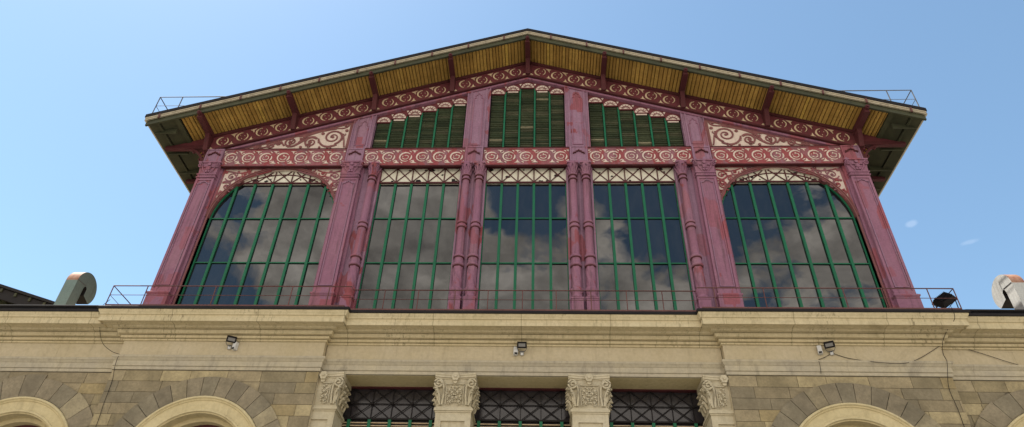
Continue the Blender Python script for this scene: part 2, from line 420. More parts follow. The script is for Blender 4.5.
# stone pilasters with carved capitals, and the lattice windows between them
def stone_pilaster(xc, half=0):
    yf = -.86
    lo, hi = -.515, .515
    if half < 0: lo = -.17           # left one: outer side vanishes in the projecting wall
    if half > 0: hi = .17
    mb = MB()
    mb.box(xc+lo, xc+hi, yf+.05, .06, 0, 9.62)
    for a, b_ in ((lo, lo+.17), (hi-.17, hi)):
        if (half < 0 and a == lo) or (half > 0 and b_ == hi): continue
        mb.box(xc+a, xc+b_, yf, yf+.06, .3, 9.25)
    mb.box(xc+lo, xc+hi, yf, yf+.055, 9.25, 9.52)
    for q, z0, z1 in ((.02, 9.50, 9.545), (.05, 9.545, 9.60), (.035, 9.60, 9.64), (.0, 9.64, 9.68)):
        mb.box(xc+lo-(q if half >= 0 else 0), xc+hi+(q if half <= 0 else 0), yf-q-.002, .07, z0, z1)
    t = mb.build('stone_pilaster', M['carve'], hall)
    mb = MB()                        # capital
    A, B = (lo if half < 0 else lo+.03), (hi if half > 0 else hi-.03)
    mb.frus((xc+A, xc+B, yf+.03, .05, 9.68), (xc+A-(.06 if half >= 0 else 0), xc+B+(.06 if half <= 0 else 0), yf-.01, .05, 10.52))
    a0, a1 = (A if half < 0 else -.605), (B if half > 0 else .605)
    n = 12; top = []
    for i in range(n+1):             # abacus with a concave front
        t_ = i/n; x = a0+(a1-a0)*t_; u = x/.625
        top.append((xc+x, yf-.13+.09*(1-u*u)))
    for zz0, zz1, gr in ((10.52, 10.56, -.03), (10.56, 10.63, 0), (10.63, 10.68, .015)):
        vs = [(x, y-gr, zz0) for x, y in top]+[(x, .05, zz0) for x, y in top[::-1]]
        vs += [(x, y-gr, zz1) for x, y in top]+[(x, .05, zz1) for x, y in top[::-1]]
        k = len(top)*2
        mb.add(vs, [tuple(range(k))[::-1], tuple(range(k, 2*k))]+[(i, (i+1)%k, k+(i+1)%k, k+i) for i in range(k)])
    for sx in (-1, 1):
        if half == sx: continue
        vx = xc+sx*.48
        sp = spiral(vx, 10.36, .15, 90 if sx > 0 else 90, 1.6, -sx, 26)
        mb.tube([(x, yf-.08-.03*i/26, z) for i, (x, z) in enumerate(sp)], .030)
        mb.disc(vx, 10.36, .13, yf-.065, yf+.05)
        mb.tube([(xc+sx*.36, yf-.02, 9.72), (xc+sx*.33, yf-.04, 10.0), (xc+sx*.33, yf-.055, 10.25), (xc+sx*.40, yf-.08, 10.46), (vx, yf-.09, 10.51)], .032)
        # acanthus leaf curling out below the volute
        for q in range(3):
            xx = xc+sx*(.42+.03*q)
            mb.tube([(xx, yf-.005, 9.72+.06*q), (xx+sx*.02, yf-.04, 9.95+.07*q), (xx+sx*.06, yf-.12, 10.08+.07*q), (xx+sx*.10, yf-.13, 10.04+.07*q)], .036)
        # side face: volute and curling leaves
        xs = xc+sx*.545
        for yy in (-.62, -.35, -.1):
            for zz in (9.78, 9.98, 10.18):
                mb.tube([(xs-sx*.03, yy, zz), (xs+sx*.02, yy-.03, zz+.13), (xs+sx*.09, yy-.05, zz+.19), (xs+sx*.11, yy-.05, zz+.13)], .045)
        mb.lathe(0, 0, [(.0, 0)], 0) if False else None
        mb.box(min(xs, xs+sx*.05), max(xs, xs+sx*.05), -.84, -.62, 10.24, 10.50)
    # central relief panel
    pl, pr_ = (-.02 if half < 0 else -.24), (.02 if half > 0 else .24)
    ox = xc
    rnd = random.Random(3)
    for sx in (-1, 1):
        if half == sx: continue
        for (px, pz, r, tr, d_) in ((.13, 9.80, .07, 1.3, 1), (.06, 9.93, .055, 1.2, -1), (.16, 9.97, .06, 1.2, 1), (.08, 10.09, .06, 1.3, -1), (.16, 10.17, .055, 1.2, 1), (.06, 10.25, .045, 1.2, -1)):
            sp = spiral(ox+sx*px, pz, r, 250, tr, sx*d_, 14)
            mb.tube([(x, yf-.03, z) for x, z in sp], .017, 0, 5)
            mb.disc(ox+sx*px, pz, .022, yf-.06, yf, 0, 6)
        for (px, pz) in ((.20, 9.88), (.03, 9.82), (.20, 10.07), (.02, 10.17), (.12, 10.29), (.02, 10.03)):
            mb.disc(ox+sx*px, pz, .026, yf-.05, yf, 0, 6, .018)
        mb.tube([(ox+sx*.25, yf-.02, 9.74), (ox+sx*.25, yf-.035, 10.3)], .016, 0, 5)
    mb.tube([(ox-.27 if half >= 0 else ox, yf-.035, 10.36), (ox+.27 if half <= 0 else ox, yf-.035, 10.36)], .022, 0, 5)
    for a in range(6):               # rosette on the abacus
        mb.disc(ox+.065*math.cos(a*PI/3), 10.56+.075*math.sin(a*PI/3), .055, yf-.14, yf)
    mb.disc(ox, 10.56, .04, yf-.175, yf)
    mb.disc(ox, 10.42, .06, yf-.09, yf)
    mb.build('capital', M['carve'], t)
    return t
for xc, hf in ((-5.90, -1), (-1.93, 0), (2.01, 0), (5.93, 1)): stone_pilaster(xc, hf)

for x0, x1, mul in ((-5.39, -2.44, -3.93), (-1.42, 1.50, .0), (2.52, 5.42, 3.95)):
    w = MB(); w.box(x0-.3, x1+.3, .16, .2, .3, 10.7)
    t = w.build('lattice_window', M['glass2'], hall)
    mb = MB()
    mb.box(x0-.1, x1+.1, .02, .15, 10.63, 10.70, 0); mb.box(x0-.1, x1+.1, .10, .13, 10.14, 10.16, 1)
    mb.box(x0-.1, x1+.1, .05, .14, 9.63, 9.68, 1)
    nb = round((x1-x0)/.62); pit = .62; xs = [mul+pit*(k-(nb-1)/2 - .04) for k in range(-1, nb+1)]
    for x in xs:
        mb.box(x-.009, x+.009, .10, .12, 9.65, 10.6, 1)
        if x+pit < x1+.35:
            k = mb.jit
            mb.ribbon([(x, 9.66), (x+pit, 10.15)], .018, .098, .12, 1); mb.ribbon([(x, 10.15), (x+pit, 9.66)], .018, .108, .13, 1)
            mb.ribbon([(x, 10.15), (x+pit, 10.64)], .018, .098, .12, 1); mb.ribbon([(x, 10.64), (x+pit, 10.15)], .018, .108, .13, 1)
        mb.disc(x, 10.15, .04, .05, .12, 1)
    mb.build('iron_lattice', [M['brown'], M['black']], t)
    mb = MB()
    for x in xs: mb.box(x-.045, x+.045, .03, .15, .3, 9.62)
    mb.build('glazing_bars', M['green'], t)
    mb = MB()
    for z in (9.34, 9.44, 9.53, 7.5, 5.0, 2.5):
        mb = MB(); mb.box(x0-.1, x1+.1, .08, .14, z, z+.022); mb.build('cross_bar', M['cream2'], t)
# base mass behind the facade
mb = MB(); mb.box(-24, 24, .6, 30, 0, 12.4); mb.build('rear_wall', M['frz'], hall)

# ---- iron storey ------------------------------------------------------------
Z0 = 12.45
def ogee(mb, xc, z, w, y0, y1, wd=.035, m=0):
    pts = [(xc-w, z), (xc-w, z+.06), (xc-w*.55, z+.075), (xc-w*.5, z+.13), (xc-.03, z+.15), (xc, z+.21), (xc+.03, z+.15), (xc+w*.5, z+.13), (xc+w*.55, z+.075), (xc+w, z+.06), (xc+w, z)]
    mb.ribbon(pts, wd, y0, y1, m)
def iron_pilaster(xc):
    hw = .36
    mb = MB()
    mb.box(xc-hw, xc+hw, -.10, .5, 13.98, 19.22)
    mb.box(xc-hw-.09, xc+hw+.09, .02, .5, 13.0, 20.86)           # backing step
    for sx in (-1, 1):
        mb.box(*sorted((xc+sx*hw, xc+sx*(hw-.085))), -.135, -.09, 14.06, 19.2)
    mb.box(xc-hw, xc+hw, -.133, -.09, 13.99, 14.14)
    mb.box(xc-hw, xc+hw, -.133, -.09, 19.10, 19.2)
    t = mb.build('iron_pilaster', M['iron'], hall, .006)
    mb = MB(); ogee(mb, xc, 18.86, .23, -.14, -.09); mb.ribbon([(xc-.23, 14.3), (xc-.23, 18.9)], .03, -.13, -.09); mb.ribbon([(xc+.23, 14.3), (xc+.23, 18.9)], .03, -.13, -.09)
    mb.ribbon([(xc-.23, 14.3), (xc+.23, 14.3)], .03, -.131, -.09)
    mb.build('panel_moulding', M['iron2'], t)
    mb = MB()
    mb.box(xc-.385, xc+.385, -.205, .5, Z0, 13.86)
    mb.frus((xc-.385, xc+.385, -.205, .5, 13.86), (xc-.42, xc+.42, -.235, .5, 13.91))
    mb.box(xc-.42, xc+.42, -.235, .5, 13.91, 13.96); mb.frus((xc-.40, xc+.40, -.215, .5, 13.96), (xc-.365, xc+.365, -.14, .5, 14.03))
    mb.build('pedestal', M['iron'], t, .005)
    mb = MB()                                                     # capital
    mb.box(xc-.385, xc+.385, -.175, .4, 19.22, 19.265); mb.box(xc-.35, xc+.35, -.145, .4, 19.265, 19.36); mb.box(xc-.39, xc+.39, -.18, .4, 19.36, 19.41)
    for i in range(9): mb.box(xc-.33+i*.078, xc-.33+i*.078+.045, -.165, -.14, 19.28, 19.345)
    mb.frus((xc-.345, xc+.345, -.14, .4, 19.41), (xc-.40, xc+.40, -.20, .4, 19.93))
    mb.box(xc-.45, xc+.45, -.25, .4, 19.93, 19.99)
    for sx in (-1, 1):
        sp = spiral(xc+sx*.32, 19.80, .12, 90, 1.5, -sx, 20)
        mb.tube([(x, -.225, z) for x, z in sp], .024, 0, 5); mb.disc(xc+sx*.32, 19.80, .1, -.20, -.1)
        mb.tube([(xc+sx*.08, -.15, 19.43), (xc+sx*.22, -.19, 19.62), (xc+sx*.32, -.21, 19.92)], .03, 0, 5)
        mb.tube([(xc, -.2, 19.6), (xc+sx*.1, -.21, 19.74), (xc+sx*.2, -.21, 19.72)], .025, 0, 5)
        for q in range(3): mb.tube([(xc+sx*.40, .05+.12*q, 19.5), (xc+sx*.46, .05+.12*q, 19.7), (xc+sx*.43, .05+.12*q, 19.86)], .035, 0, 5)
    mb.disc(xc, 19.66, .09, -.215, -.1); mb.disc(xc, 19.86, .07, -.235, -.1); mb.disc(xc-.05, 19.52, .045, -.2, -.1); mb.disc(xc+.05, 19.52, .045, -.2, -.1)
    mb.build('capital', M['iron'], t)
    mb = MB()                                                     # frieze block
    mb.box(xc-.35, xc+.35, -.14, .4, 19.99, 20.75)
    for sx in (-1, 1): mb.box(*sorted((xc+sx*.35, xc+sx*.30)), -.165, -.13, 20.02, 20.73)
    mb.box(xc-.35, xc+.35, -.163, -.13, 20.69, 20.75)
    mb.build('frieze_block', M['iron2'], t)
    mb = MB(); ogee(mb, xc, 20.38, .22, -.19, -.13, .05); mb.build('bracket_moulding', M['brown'], t)
    return t
for x in (-12.52, -6.82, 6.82, 12.52): iron_pilaster(x)

def iron_column(xc):
    yc = -.02
    t = MB()
    t.lathe(xc, yc, [(.150,15.55),(.145,16.8),(.19,16.84),(.195,16.90),(.155,16.93),(.155,17.0),(.19,17.03),(.185,17.08),(.142,17.12),(.132,19.10),(.165,19.13),(.17,19.17),(.135,19.2),(.135,19.3)])
    o = t.build('iron_column', M['iron'], hall)
    mb = MB(); prof = [(.165, 14.1+.03*i) for i in range(36)]
    mb.lathe(xc, yc, prof, 0, 36, lambda a, z: 1+.06*math.sin(6*a+11*z))
    mb.lathe(xc, yc, [(.165,15.12),(.205,15.14),(.21,15.20),(.17,15.24),(.165,15.46),(.205,15.50),(.205,15.56),(.16,15.60)])
    mb.build('twisted_shaft', M['iron'], o)
    for zc in (15.10, 15.47, 16.80, 16.99, 19.10, 19.29):  # dark maroon rings painting in the shade at the shaft rings' lower edges
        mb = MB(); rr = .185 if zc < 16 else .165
        mb.lathe(xc, yc, [(.13, zc-.02), (rr, zc-.02), (rr+.012, zc+.018), (.13, zc+.02)], 0, 24, None, False); mb.build('ring_shade', M['brown'], o)
    mb = MB()
    mb.lathe(xc, yc, [(.17,13.78),(.215,13.82),(.215,13.88),(.17,13.93),(.16,13.97),(.195,14.08),(.215,14.17),(.17,14.24)], 0, 32, lambda a, z: 1+(.10*abs(math.sin(4*a)) if 13.93 < z < 14.2 else 0))
    mb.box(xc-.2, xc+.2, yc-.2, yc+.25, Z0, 13.74); mb.box(xc-.215, xc+.215, yc-.215, yc+.25, 13.74, 13.79)
    mb.build('column_base', M['iron'], o)
    mb = MB()
    mb.lathe(xc, yc, [(.135,19.3),(.175,19.33),(.175,19.38),(.14,19.41),(.15,19.55),(.19,19.78),(.21,19.86)], 0, 32, lambda a, z: 1+(.10*abs(math.sin(4*a)) if z > 19.4 else 0))
    mb.box(xc-.215, xc+.215, yc-.22, yc+.25, 19.86, 19.95)
    for k in range(8):
        a = k*PI/4; ca, sa = math.cos(a), math.sin(a)
        mb.tube([(xc+.14*ca, yc+.14*sa, 19.42), (xc+.20*ca, yc+.20*sa, 19.62), (xc+.26*ca, yc+.26*sa, 19.74), (xc+.25*ca, yc+.25*sa, 19.66)], .03, 0, 5)
    mb.build('capital', M['iron'], o)
    return o
COLS = [-5.96, -2.30, -1.80, 1.80, 2.30, 5.96]
for x in COLS: iron_column(x)
# flat iron panels behind the columns
for x0, x1 in ((-6.42, -5.70), (-2.56, -1.55), (1.55, 2.56), (5.70, 6.42)):
    mb = MB(); mb.box(x0, x1, .10, .5, Z0, 20.0)
    for a in (x0, x1-.07): mb.box(a, a+.07, .06, .11, Z0, 19.93)
    if x1-x0 > .8: mb.box((x0+x1)/2-.035, (x0+x1)/2+.035, .07, .11, Z0, 19.93)
    mb.build('pier_panel', M['iron2'], hall)

# horizontal friezes, one cell per window light
def crown(mb, cx, cz, r, y0, y1, m, flip=1, ang=0, broken=True, thin=False):
    """open C ring with petals"""
    w = [.02, .04, .055, .065, .06, .055, .045, .035, .03, .02] if not thin else [.015,.03,.05,.065,.07,.065,.05,.03,.015]
    a0, a1 = (40, 300) if not thin else (95, 265)
    p = arc(cx, cz, r, a0+ang, a1+ang, len(w)-1)
    if flip < 0: p = [(2*cx-x, z) for x, z in p]
    mb.ribbon(p, w, y0, y1, m)
    p = arc(cx, cz, r, (-45 if not thin else -60)+ang, (22 if not thin else 55)+ang, 5)
    if flip < 0: p = [(2*cx-x, z) for x, z in p]
    mb.ribbon(p, [.025, .05, .06, .055, .04, .02] if not thin else [.015,.03,.04,.04,.03,.015], y0, y1, m)
def frieze(x0, x1, n, seed=0):
    y = -.07; rnd = random.Random(seed); za, zb = 20.0, 20.81; zc = 20.40
    mb = MB()
    mb.box(x0, x1, y, .0, 19.95, 20.83, 0); mb.box(x0, x1, y+.02, .3, 20.6, 20.83, 0)
    mb.box(x0, x1, y-.035, y+.01, 19.95, 20.02, 0); mb.box(x0, x1, y-.022, y+.01, 20.775, 20.828, 0)
    t = mb.build('iron_frieze', M['red'], hall); t.location.z = -.07
    mb = MB()
    mb.box(x0, x1, y-.04, .3, 20.832, 20.875); mb.box(x0, x1, y-.03, .0, 19.905, 19.948)
    mb.build('frieze_moulding', M['brown'], t)
    p = (x1-x0)/n; mb = MB(); rs = min(.235, p*.36)
    for i in range(n):
        cx = x0+p*(i+.5)
        crown(mb, cx, zc, rs, y-.012, y, 0)
        for a in range(5):
            if rnd.random() < .75:
                t_ = math.radians(a*72+20); mb.disc(cx+rs*.5*math.cos(t_), zc+rs*.5*math.sin(t_), .016+rnd.random()*.012, y-.01, y, 0, 6)
        for qa in (50, 130, 235, 310):
            t_ = math.radians(qa); u = (cx+rs*1.32*math.cos(t_), zc+rs*1.38*math.sin(t_)); v = (cx+rs*1.55*math.cos(t_+.35), zc+rs*1.5*math.sin(t_+.35))
            if abs(v[1]-zc) < .36 and rnd.random() < .85: mb.ribbon([u, ((u[0]+v[0])/2+.02, (u[1]+v[1])/2), v], [.02, .045, .015], y-.011, y)
        mb.ribbon(spiral(cx+.01, zc, rs*.62, 200, .8, 1, 10, .5), .022, y-.011, y)
        if i < n-1:
            bx = cx+p/2
            mb.prism([(bx-.12, 20.745), (bx+.12, 20.735), (bx+.03, 20.70), (bx+.015, 20.60), (bx-.03, 20.69)], y-.012-mb.jit(), y, 0)
            mb.prism([(bx-.13, 20.07), (bx+.13, 20.07), (bx+.05, 20.12), (bx, 20.235), (bx-.05, 20.12)], y-.012-mb.jit(), y, 0)
        else:
            for bx, sx in ((x0, 1), (x1, -1)):
                mb.prism([(bx+sx*.02, 20.745), (bx+sx*.12, 20.735), (bx+sx*.03, 20.66)], y-.012-mb.jit(), y, 0)
                mb.prism([(bx+sx*.02, 20.07), (bx+sx*.13, 20.07), (bx+sx*.03, 20.20)], y-.012-mb.jit(), y, 0)
    mb.build('scroll_inlay', M['cream'], t)
frieze(-12.20, -7.22, 7, 1); frieze(-6.47, -2.42, 6, 2); frieze(-1.70, 1.70, 5, 3); frieze(2.42, 6.47, 6, 4); frieze(7.22, 12.20, 7, 5)
for s in (-1, 1):
    mb = MB(); mb.box(s*2.06-.35, s*2.06+.35, -.13, .4, 19.95, 20.83)
    for q in (-1, 1): mb.box(*sorted((s*2.06+q*.35, s*2.06+q*.29)), -.16, -.12, 19.98, 20.825)
    mb.box(s*2.06-.36, s*2.06+.36, -.155, .3, 20.832, 20.875)
    t = mb.build('frieze_block', M['iron2'], hall); t.location.z = -.07
    mb = MB(); ogee(mb, s*2.06, 20.46, .21, -.18, -.125, .045); mb.build('bracket_moulding', M['brown'], t)

# tall and arched windows
def panes(mb, xs, zs, y, seed):
    rnd = random.Random(seed)
    for a, b_ in zip(xs, xs[1:]):
        for c, d in zip(zs, zs[1:]):
            j = [rnd.uniform(-.005, .005) for _ in range(3)]
            mb.add([(a, y+j[0], c), (b_, y+j[1], c), (b_, y+j[1]+j[2], d), (a, y+j[0]+j[2], d)], [(0,1,2,3)])
ZT = (12.6, 15.46, 17.47, 19.17)
def tall_window(x0, x1, seed):
    xs = [x0+(x1-x0)*i/5 for i in range(6)]
    mb = MB(); panes(mb, xs, ZT, .26, seed)
    t = mb.build('tall_window', M['glass'], hall)
    mb = MB()
    for x in xs[1:-1]: mb.box(x-.046, x+.046, .19, .25, 12.6, 19.17)
    for x, s in ((xs[0], 1), (xs[-1], -1)): mb.box(*sorted((x, x+s*.035)), .195, .25, 12.6, 19.17)
    for z in ZT[1:3]: mb.box(x0, x1, .215, .245, z-.022, z+.022)
    mb.build('glazing_bars', M['green'], t)
    mb = MB(); za, zb = 19.22, 19.93; rnd = random.Random(seed+50)
    mb.box(x0, x1, .20, .3, 19.165, 19.97, 0)
    for a, b_ in zip(xs, xs[1:]):
        mb.ribbon([(a, za), (b_, zb)], .030, .17, .21, 1); mb.ribbon([(a, zb), (b_, za)], .030, .17, .21, 1)
        mb.box(a-.02, a+.02, .165, .205, za, zb, 1)
        for k in range(rnd.choice((1, 1, 2, 3))):          # broken corners
            px = rnd.uniform(a+.08, b_-.08); pz = rnd.choice((za+.06, zb-.08, rnd.uniform(za+.1, zb-.1))); r = rnd.choice((.04,.05,.06,.11))
            mb.prism([(px+r*rnd.uniform(.5,1.3)*math.cos(q*PI/3), pz+r*rnd.uniform(.4,.9)*math.sin(q*PI/3)) for q in range(6)], .188-mb.jit()*.3, .205, 2)
    mb.box(x0, x1, .15, .21, za-.06, za, 1); mb.box(x0, x1, .15, .21, zb, zb+.05, 1)
    mb.build('lattice_panel', [M['white'], M['brown'], M['black']], t)
    return t
tall_window(-5.70, -2.56, 1); tall_window(-1.55, 1.55, 2); tall_window(2.56, 5.70, 3)

def arched_window(cx, seed):
    R = 2.38; zs = 17.45; x0, x1 = cx-R, cx+R
    xs = [cx+.705*k for k in (-2.5, -1.5, -.5, .5, 1.5, 2.5)]
    lim = [x0]+xs+[x1]
    mb = MB(); panes(mb, lim, (12.6, 15.46, 17.47), .26, seed)
    for a, b_ in zip(lim, lim[1:]):
        n = 6; top = [(b_+(a-b_)*i/n) for i in range(n+1)]
        pl = [(a, 17.47), (b_, 17.47)]+[(x, min(19.16, zs+math.sqrt(max(0, R*R-(x-cx)**2)))) for x in top]
        mb.add([(x, .262, z) for x, z in pl], [tuple(range(len(pl)))])
    t = mb.build('arched_window', M['glass'], hall)
    mb = MB()
    for x in xs:
        mb.box(x-.046, x+.046, .19, .25, 12.6, min(19.17, zs+math.sqrt(R*R-(x-cx)**2)))
    for z in (15.46, 17.47): mb.box(x0, x1, .215, .245, z-.022, z+.022)
    mb.ribbon([(x0+.03, 12.6), (x0+.03, zs)]+arc(cx, zs, R-.03, 180, 180-48, 12), .045, .195, .25)
    mb.ribbon([(x1-.03, 12.6), (x1-.03, zs)]+arc(cx, zs, R-.03, 0, 48, 12), .045, .195, .25)
    mb.build('glazing_bars', M['green'], t)
    # lattice in the head of the arch
    a0 = math.degrees(math.asin((19.17-zs)/R)); mb = MB()
    mb.prism(arc(cx, zs, R, a0, 180-a0, 30), .20, .3, 0)
    def clip(p, q):
        pts = [(p[0]+(q[0]-p[0])*i/40, p[1]+(q[1]-p[1])*i/40) for i in range(41)]
        pts = [u for u in pts if math.hypot(u[0]-cx, u[1]-zs) < R-.01 and u[1] > 19.17]
        return (pts[0], pts[-1]) if len(pts) > 2 else None
    for a, b_ in zip(lim, lim[1:]):
        for p, q in (((a, 19.2), (b_, 19.88)), ((a, 19.88), (b_, 19.2)), ((a, 19.2), (a+.0001, 19.9))):
            s = clip(p, q)
            if s: mb.ribbon(s, .035, .17, .21, 1)
    mb.ribbon([(cx+R*math.cos(math.radians(a0)), 19.19), (cx-R*math.cos(math.radians(a0)), 19.19)], .05, .16, .21, 1)
    mb.ribbon(arc(cx, zs-.62, R+.42, 52, 128, 20), .03, .175, .21, 1)
    rnd = random.Random(seed+9)
    for k in range(13):
        px = cx+rnd.uniform(-1.4, 1.4); r = rnd.choice((.04,.05,.06,.08,.13)); lim_z = zs+math.sqrt(R*R-(px-cx)**2)-.1
        pz = rnd.uniform(19.26, max(19.28, lim_z))
        mb.prism([(px+r*rnd.uniform(.5,1.3)*math.cos(q*PI/3), pz+r*rnd.uniform(.4,.9)*math.sin(q*PI/3)) for q in range(6)], .188-mb.jit()*.3, .205, 2)
    mb.build('lattice_panel', [M['white'], M['brown'], M['black']], t)
    mb = MB()
    mb.ribbon([(x1+.05, 12.6), (x1+.05, zs)]+arc(cx, zs, R+.05, 2, 178, 40)+[(x0-.05, zs), (x0-.05, 12.6)], .06, .06, .3)
    mb.ribbon(arc(cx, zs, R+.095, 0, 180, 40), .03, .03, .3)
    mb.build('arch_rib', M['scroll'], t)
    return t
arched_window(-9.57, 11); arched_window(9.57, 12)
for s in (-1, 1):                                                 # narrow iron jambs beside the arched windows
    for a, b_ in ((7.15, 7.20), (11.97, 12.25)):
        mb = MB(); mb.box(*sorted((s*a, s*b_)), .10, .4, Z0, 19.95); mb.build('jamb_panel', M['iron2'], hall)
for s in (-1, 1):
    for e in (-1, 1):                                             # scrolled spandrels over the arches
        cx = s*9.57; zs = 17.40; R = 2.44
        xo = cx + e*2.43
        X = lambda d: xo - e*d                                    # d = distance from the outer corner
        pts = [(X(-.25) if e*s > 0 else X(-.02), 17.45), (X(-.25) if e*s > 0 else X(-.02), 19.94), (cx, 19.94)]
        cur = [(cx+e*R*math.sin(math.radians(a)), zs+R*math.cos(math.radians(a))) for a in range(0, 91, 5)]
        mb = MB(); mb.prism(pts[:2]+[pts[2]]+cur, .12, .3)
        t = mb.build('arch_spandrel', M['cream'], hall)
        mb = MB(); y0, y1 = .095, .13
        def P(d, z): return (X(d), z)
        def R_(pl, a, b_): mb.ribbon([P(*q) for q in pl], taper(len(pl), a, b_), y0, y1)
        R_([(-.05, 17.5), (.0, 18.3), (.0, 19.9)], .07, .07)
        R_([(0, 19.90), (2.3, 19.90)], .08, .06)
        for (d, z, r, a, tr, di) in ((.36, 19.48, .25, 200, 1.5, 1), (.86, 19.62, .17, 10, 1.35, -1), (.30, 18.98, .20, 120, 1.4, -1), (.66, 19.27, .16, 300, 1.3, 1), (.17, 18.58, .13, 60, 1.3, 1), (1.25, 19.68, .11, 180, 1.2, 1), (.12, 18.27, .08, 100, 1.2, -1), (.47, 18.93, .10, 10, 1.1, -1)):
            R_(spiral(d, z, r, a, tr, di, 18), .050, .028)
        for c in (((.05, 17.9), (.1, 18.5), (.5, 18.5), (.3, 18.85)), ((.25, 18.5), (.6, 18.9), (.15, 19.2), (.6, 19.45)), ((.1, 19.2), (.4, 19.1), (.5, 19.6), (1.0, 19.45)),
                  ((.7, 19.1), (.9, 19.5), (1.3, 19.5), (1.9, 19.78)), ((.05, 19.75), (.3, 19.8), (.6, 19.5), (1.1, 19.8)), ((.1, 18.75), (.3, 18.6), (.3, 18.8), (.5, 18.7))):
            R_(bez(*c), .052, .034)
        rnd = random.Random(int(cx*3+e))
        for k in range(9):
            d = rnd.uniform(.05, 1.9); zc = 17.4+math.sqrt(max(0, R*R-(2.43-d)**2)) if d < 2.4 else 19.8
            z = rnd.uniform(min(zc+.1, 19.8), 19.85); r = rnd.uniform(.05, .09)
            R_(spiral(d, z, r, rnd.uniform(0, 360), rnd.uniform(.6, 1.1), rnd.choice((-1, 1)), 8, .25), .038, .02)
        for (d, z, r) in ((.37, 19.47, .06), (.85, 19.62, .05), (.30, 18.98, .055), (.15, 18.6, .045), (.66, 19.27, .05), (.1, 19.7, .06), (.58, 19.73, .05), (.12, 19.18, .05), (1.5, 19.74, .05)):
            mb.disc(X(d), z, r, y0, y1)
        mb.build('scroll_work', M['red'], t)

# ---- gable ------------------------------------------------------------------
def rake(mb, s, a, b_, za, zb, y0, y1, m=0):   # band parallel to the roof between offsets za..zb from the ridge height
    mb.prism([(s*a, za-MK*a), (s*b_, za-MK*b_), (s*b_, zb-MK*b_), (s*a, zb-MK*a)], y0, y1, m)
PURL = [0, 3.22, 6.42, 9.62, 12.95]
ZS = 26.06                                     # soffit at the ridge
for s in (-1, 1):
    mb = MB(); rake(mb, s, 0, 13.1, ZB+.02, ZS-.01, -.10, .3)
    mb.prism([(s*13.1, 20.98), (s*14.7, 20.98), (s*14.7, ZS-MK*14.7), (s*13.1, ZS-MK*13.1)], -.04, .06)
    t = mb.build('raking_frieze', M['maroon'], hall)
    mb = MB()
    rake(mb, s, 0, 12.6, ZB-.03, ZB+.06, -.17, -.09); rake(mb, s, 0, 13.1, ZS-.16, ZS-.02, -.16, -.09)
    mb.build('frieze_moulding', M['brown'], t)
    mb = MB(); rake(mb, s, 0, 12.3, ZB-.14, ZB-.04, -.07, .2)
    mb.build('cornice_strip', M['iron'], t)
    mb = MB()
    for p0, p1 in zip(PURL, PURL[1:]):
        n = 4; lo, hi = p0+.18, p1-.14; d = (hi-lo)/n
        for i in range(n):
            x = lo+d*(i+.5); zc = ZB+.44-MK*x
            crown(mb, s*x, zc, .225, -.115, -.10, 0, 1, 0, True, True)
            for k in range(3): mb.disc(s*x+.1*math.cos(k*2.1+.5), zc+.11*math.sin(k*2.1+.5), .018, -.113, -.10, 0, 6)
            if i < n-1:
                bx = x+d/2; zt = ZB-MK*bx
                q = lambda dx, dz: (s*bx+dx, zt+dz-MK*s*dx)
                mb.prism([q(-.13,.73), q(.12,.74), q(.04,.67), q(.05,.52), q(-.03,.65)], -.113-mb.jit()*.3, -.10)
                mb.prism([q(-.14,.11), q(.14,.11), q(.05,.17), q(.0,.31), q(-.05,.16)], -.113-mb.jit()*.3, -.10)
            else:
                for bx in (lo-.02, hi+.02):
                    zt = ZB-MK*bx; q = lambda dx, dz: (s*bx+dx, zt+dz-MK*s*dx)
                    mb.prism([q(-.1,.11), q(.1,.11), q(.0,.24)], -.113-mb.jit()*.3, -.10)
    mb.build('scroll_inlay', M['cream2'], t)

# upper pilasters between frieze and rake
for s in (-1, 1):
    for xa, xb in ((1.57, 2.55), (6.30, 7.20)):
        zt = lambda x: ZB-.02-MK*x
        mb = MB(); A, B = s*xa, s*xb
        mb.prism([(A, 20.74), (B, 20.74), (B, zt(xb)), (A, zt(xa))], -.02, .4)
        ia, ib = xa+.17, xb-.17
        for u, v in ((xa, xa+.045), (ia-.03, ia+.035), (ib-.035, ib+.03), (xb-.045, xb)):
            mb.prism([(s*u, 20.74), (s*v, 20.74), (s*v, zt(v)), (s*u, zt(u))], -.055, -.015)
        t = mb.build('upper_pilaster', M['iron2'], hall)
        xm = (xa+xb)/2; mb = MB(); ztop = zt(xm)-.42
        mb.ribbon([(s*xm-.2, 21.02), (s*xm-.2, ztop-.2), (s*xm-.12, ztop-.16), (s*xm-.13, ztop), (s*xm-.07, ztop+.03), (s*xm, ztop+.13), (s*xm+.07, ztop+.03), (s*xm+.13, ztop), (s*xm+.12, ztop-.16), (s*xm+.2, ztop-.2), (s*xm+.2, 21.02)], .035, -.045, -.015)
        mb.ribbon([(s*xm-.2, 21.02), (s*xm+.2, 21.02)], .035, -.044, -.015)
        mb.build('panel_moulding', M['iron'], t)

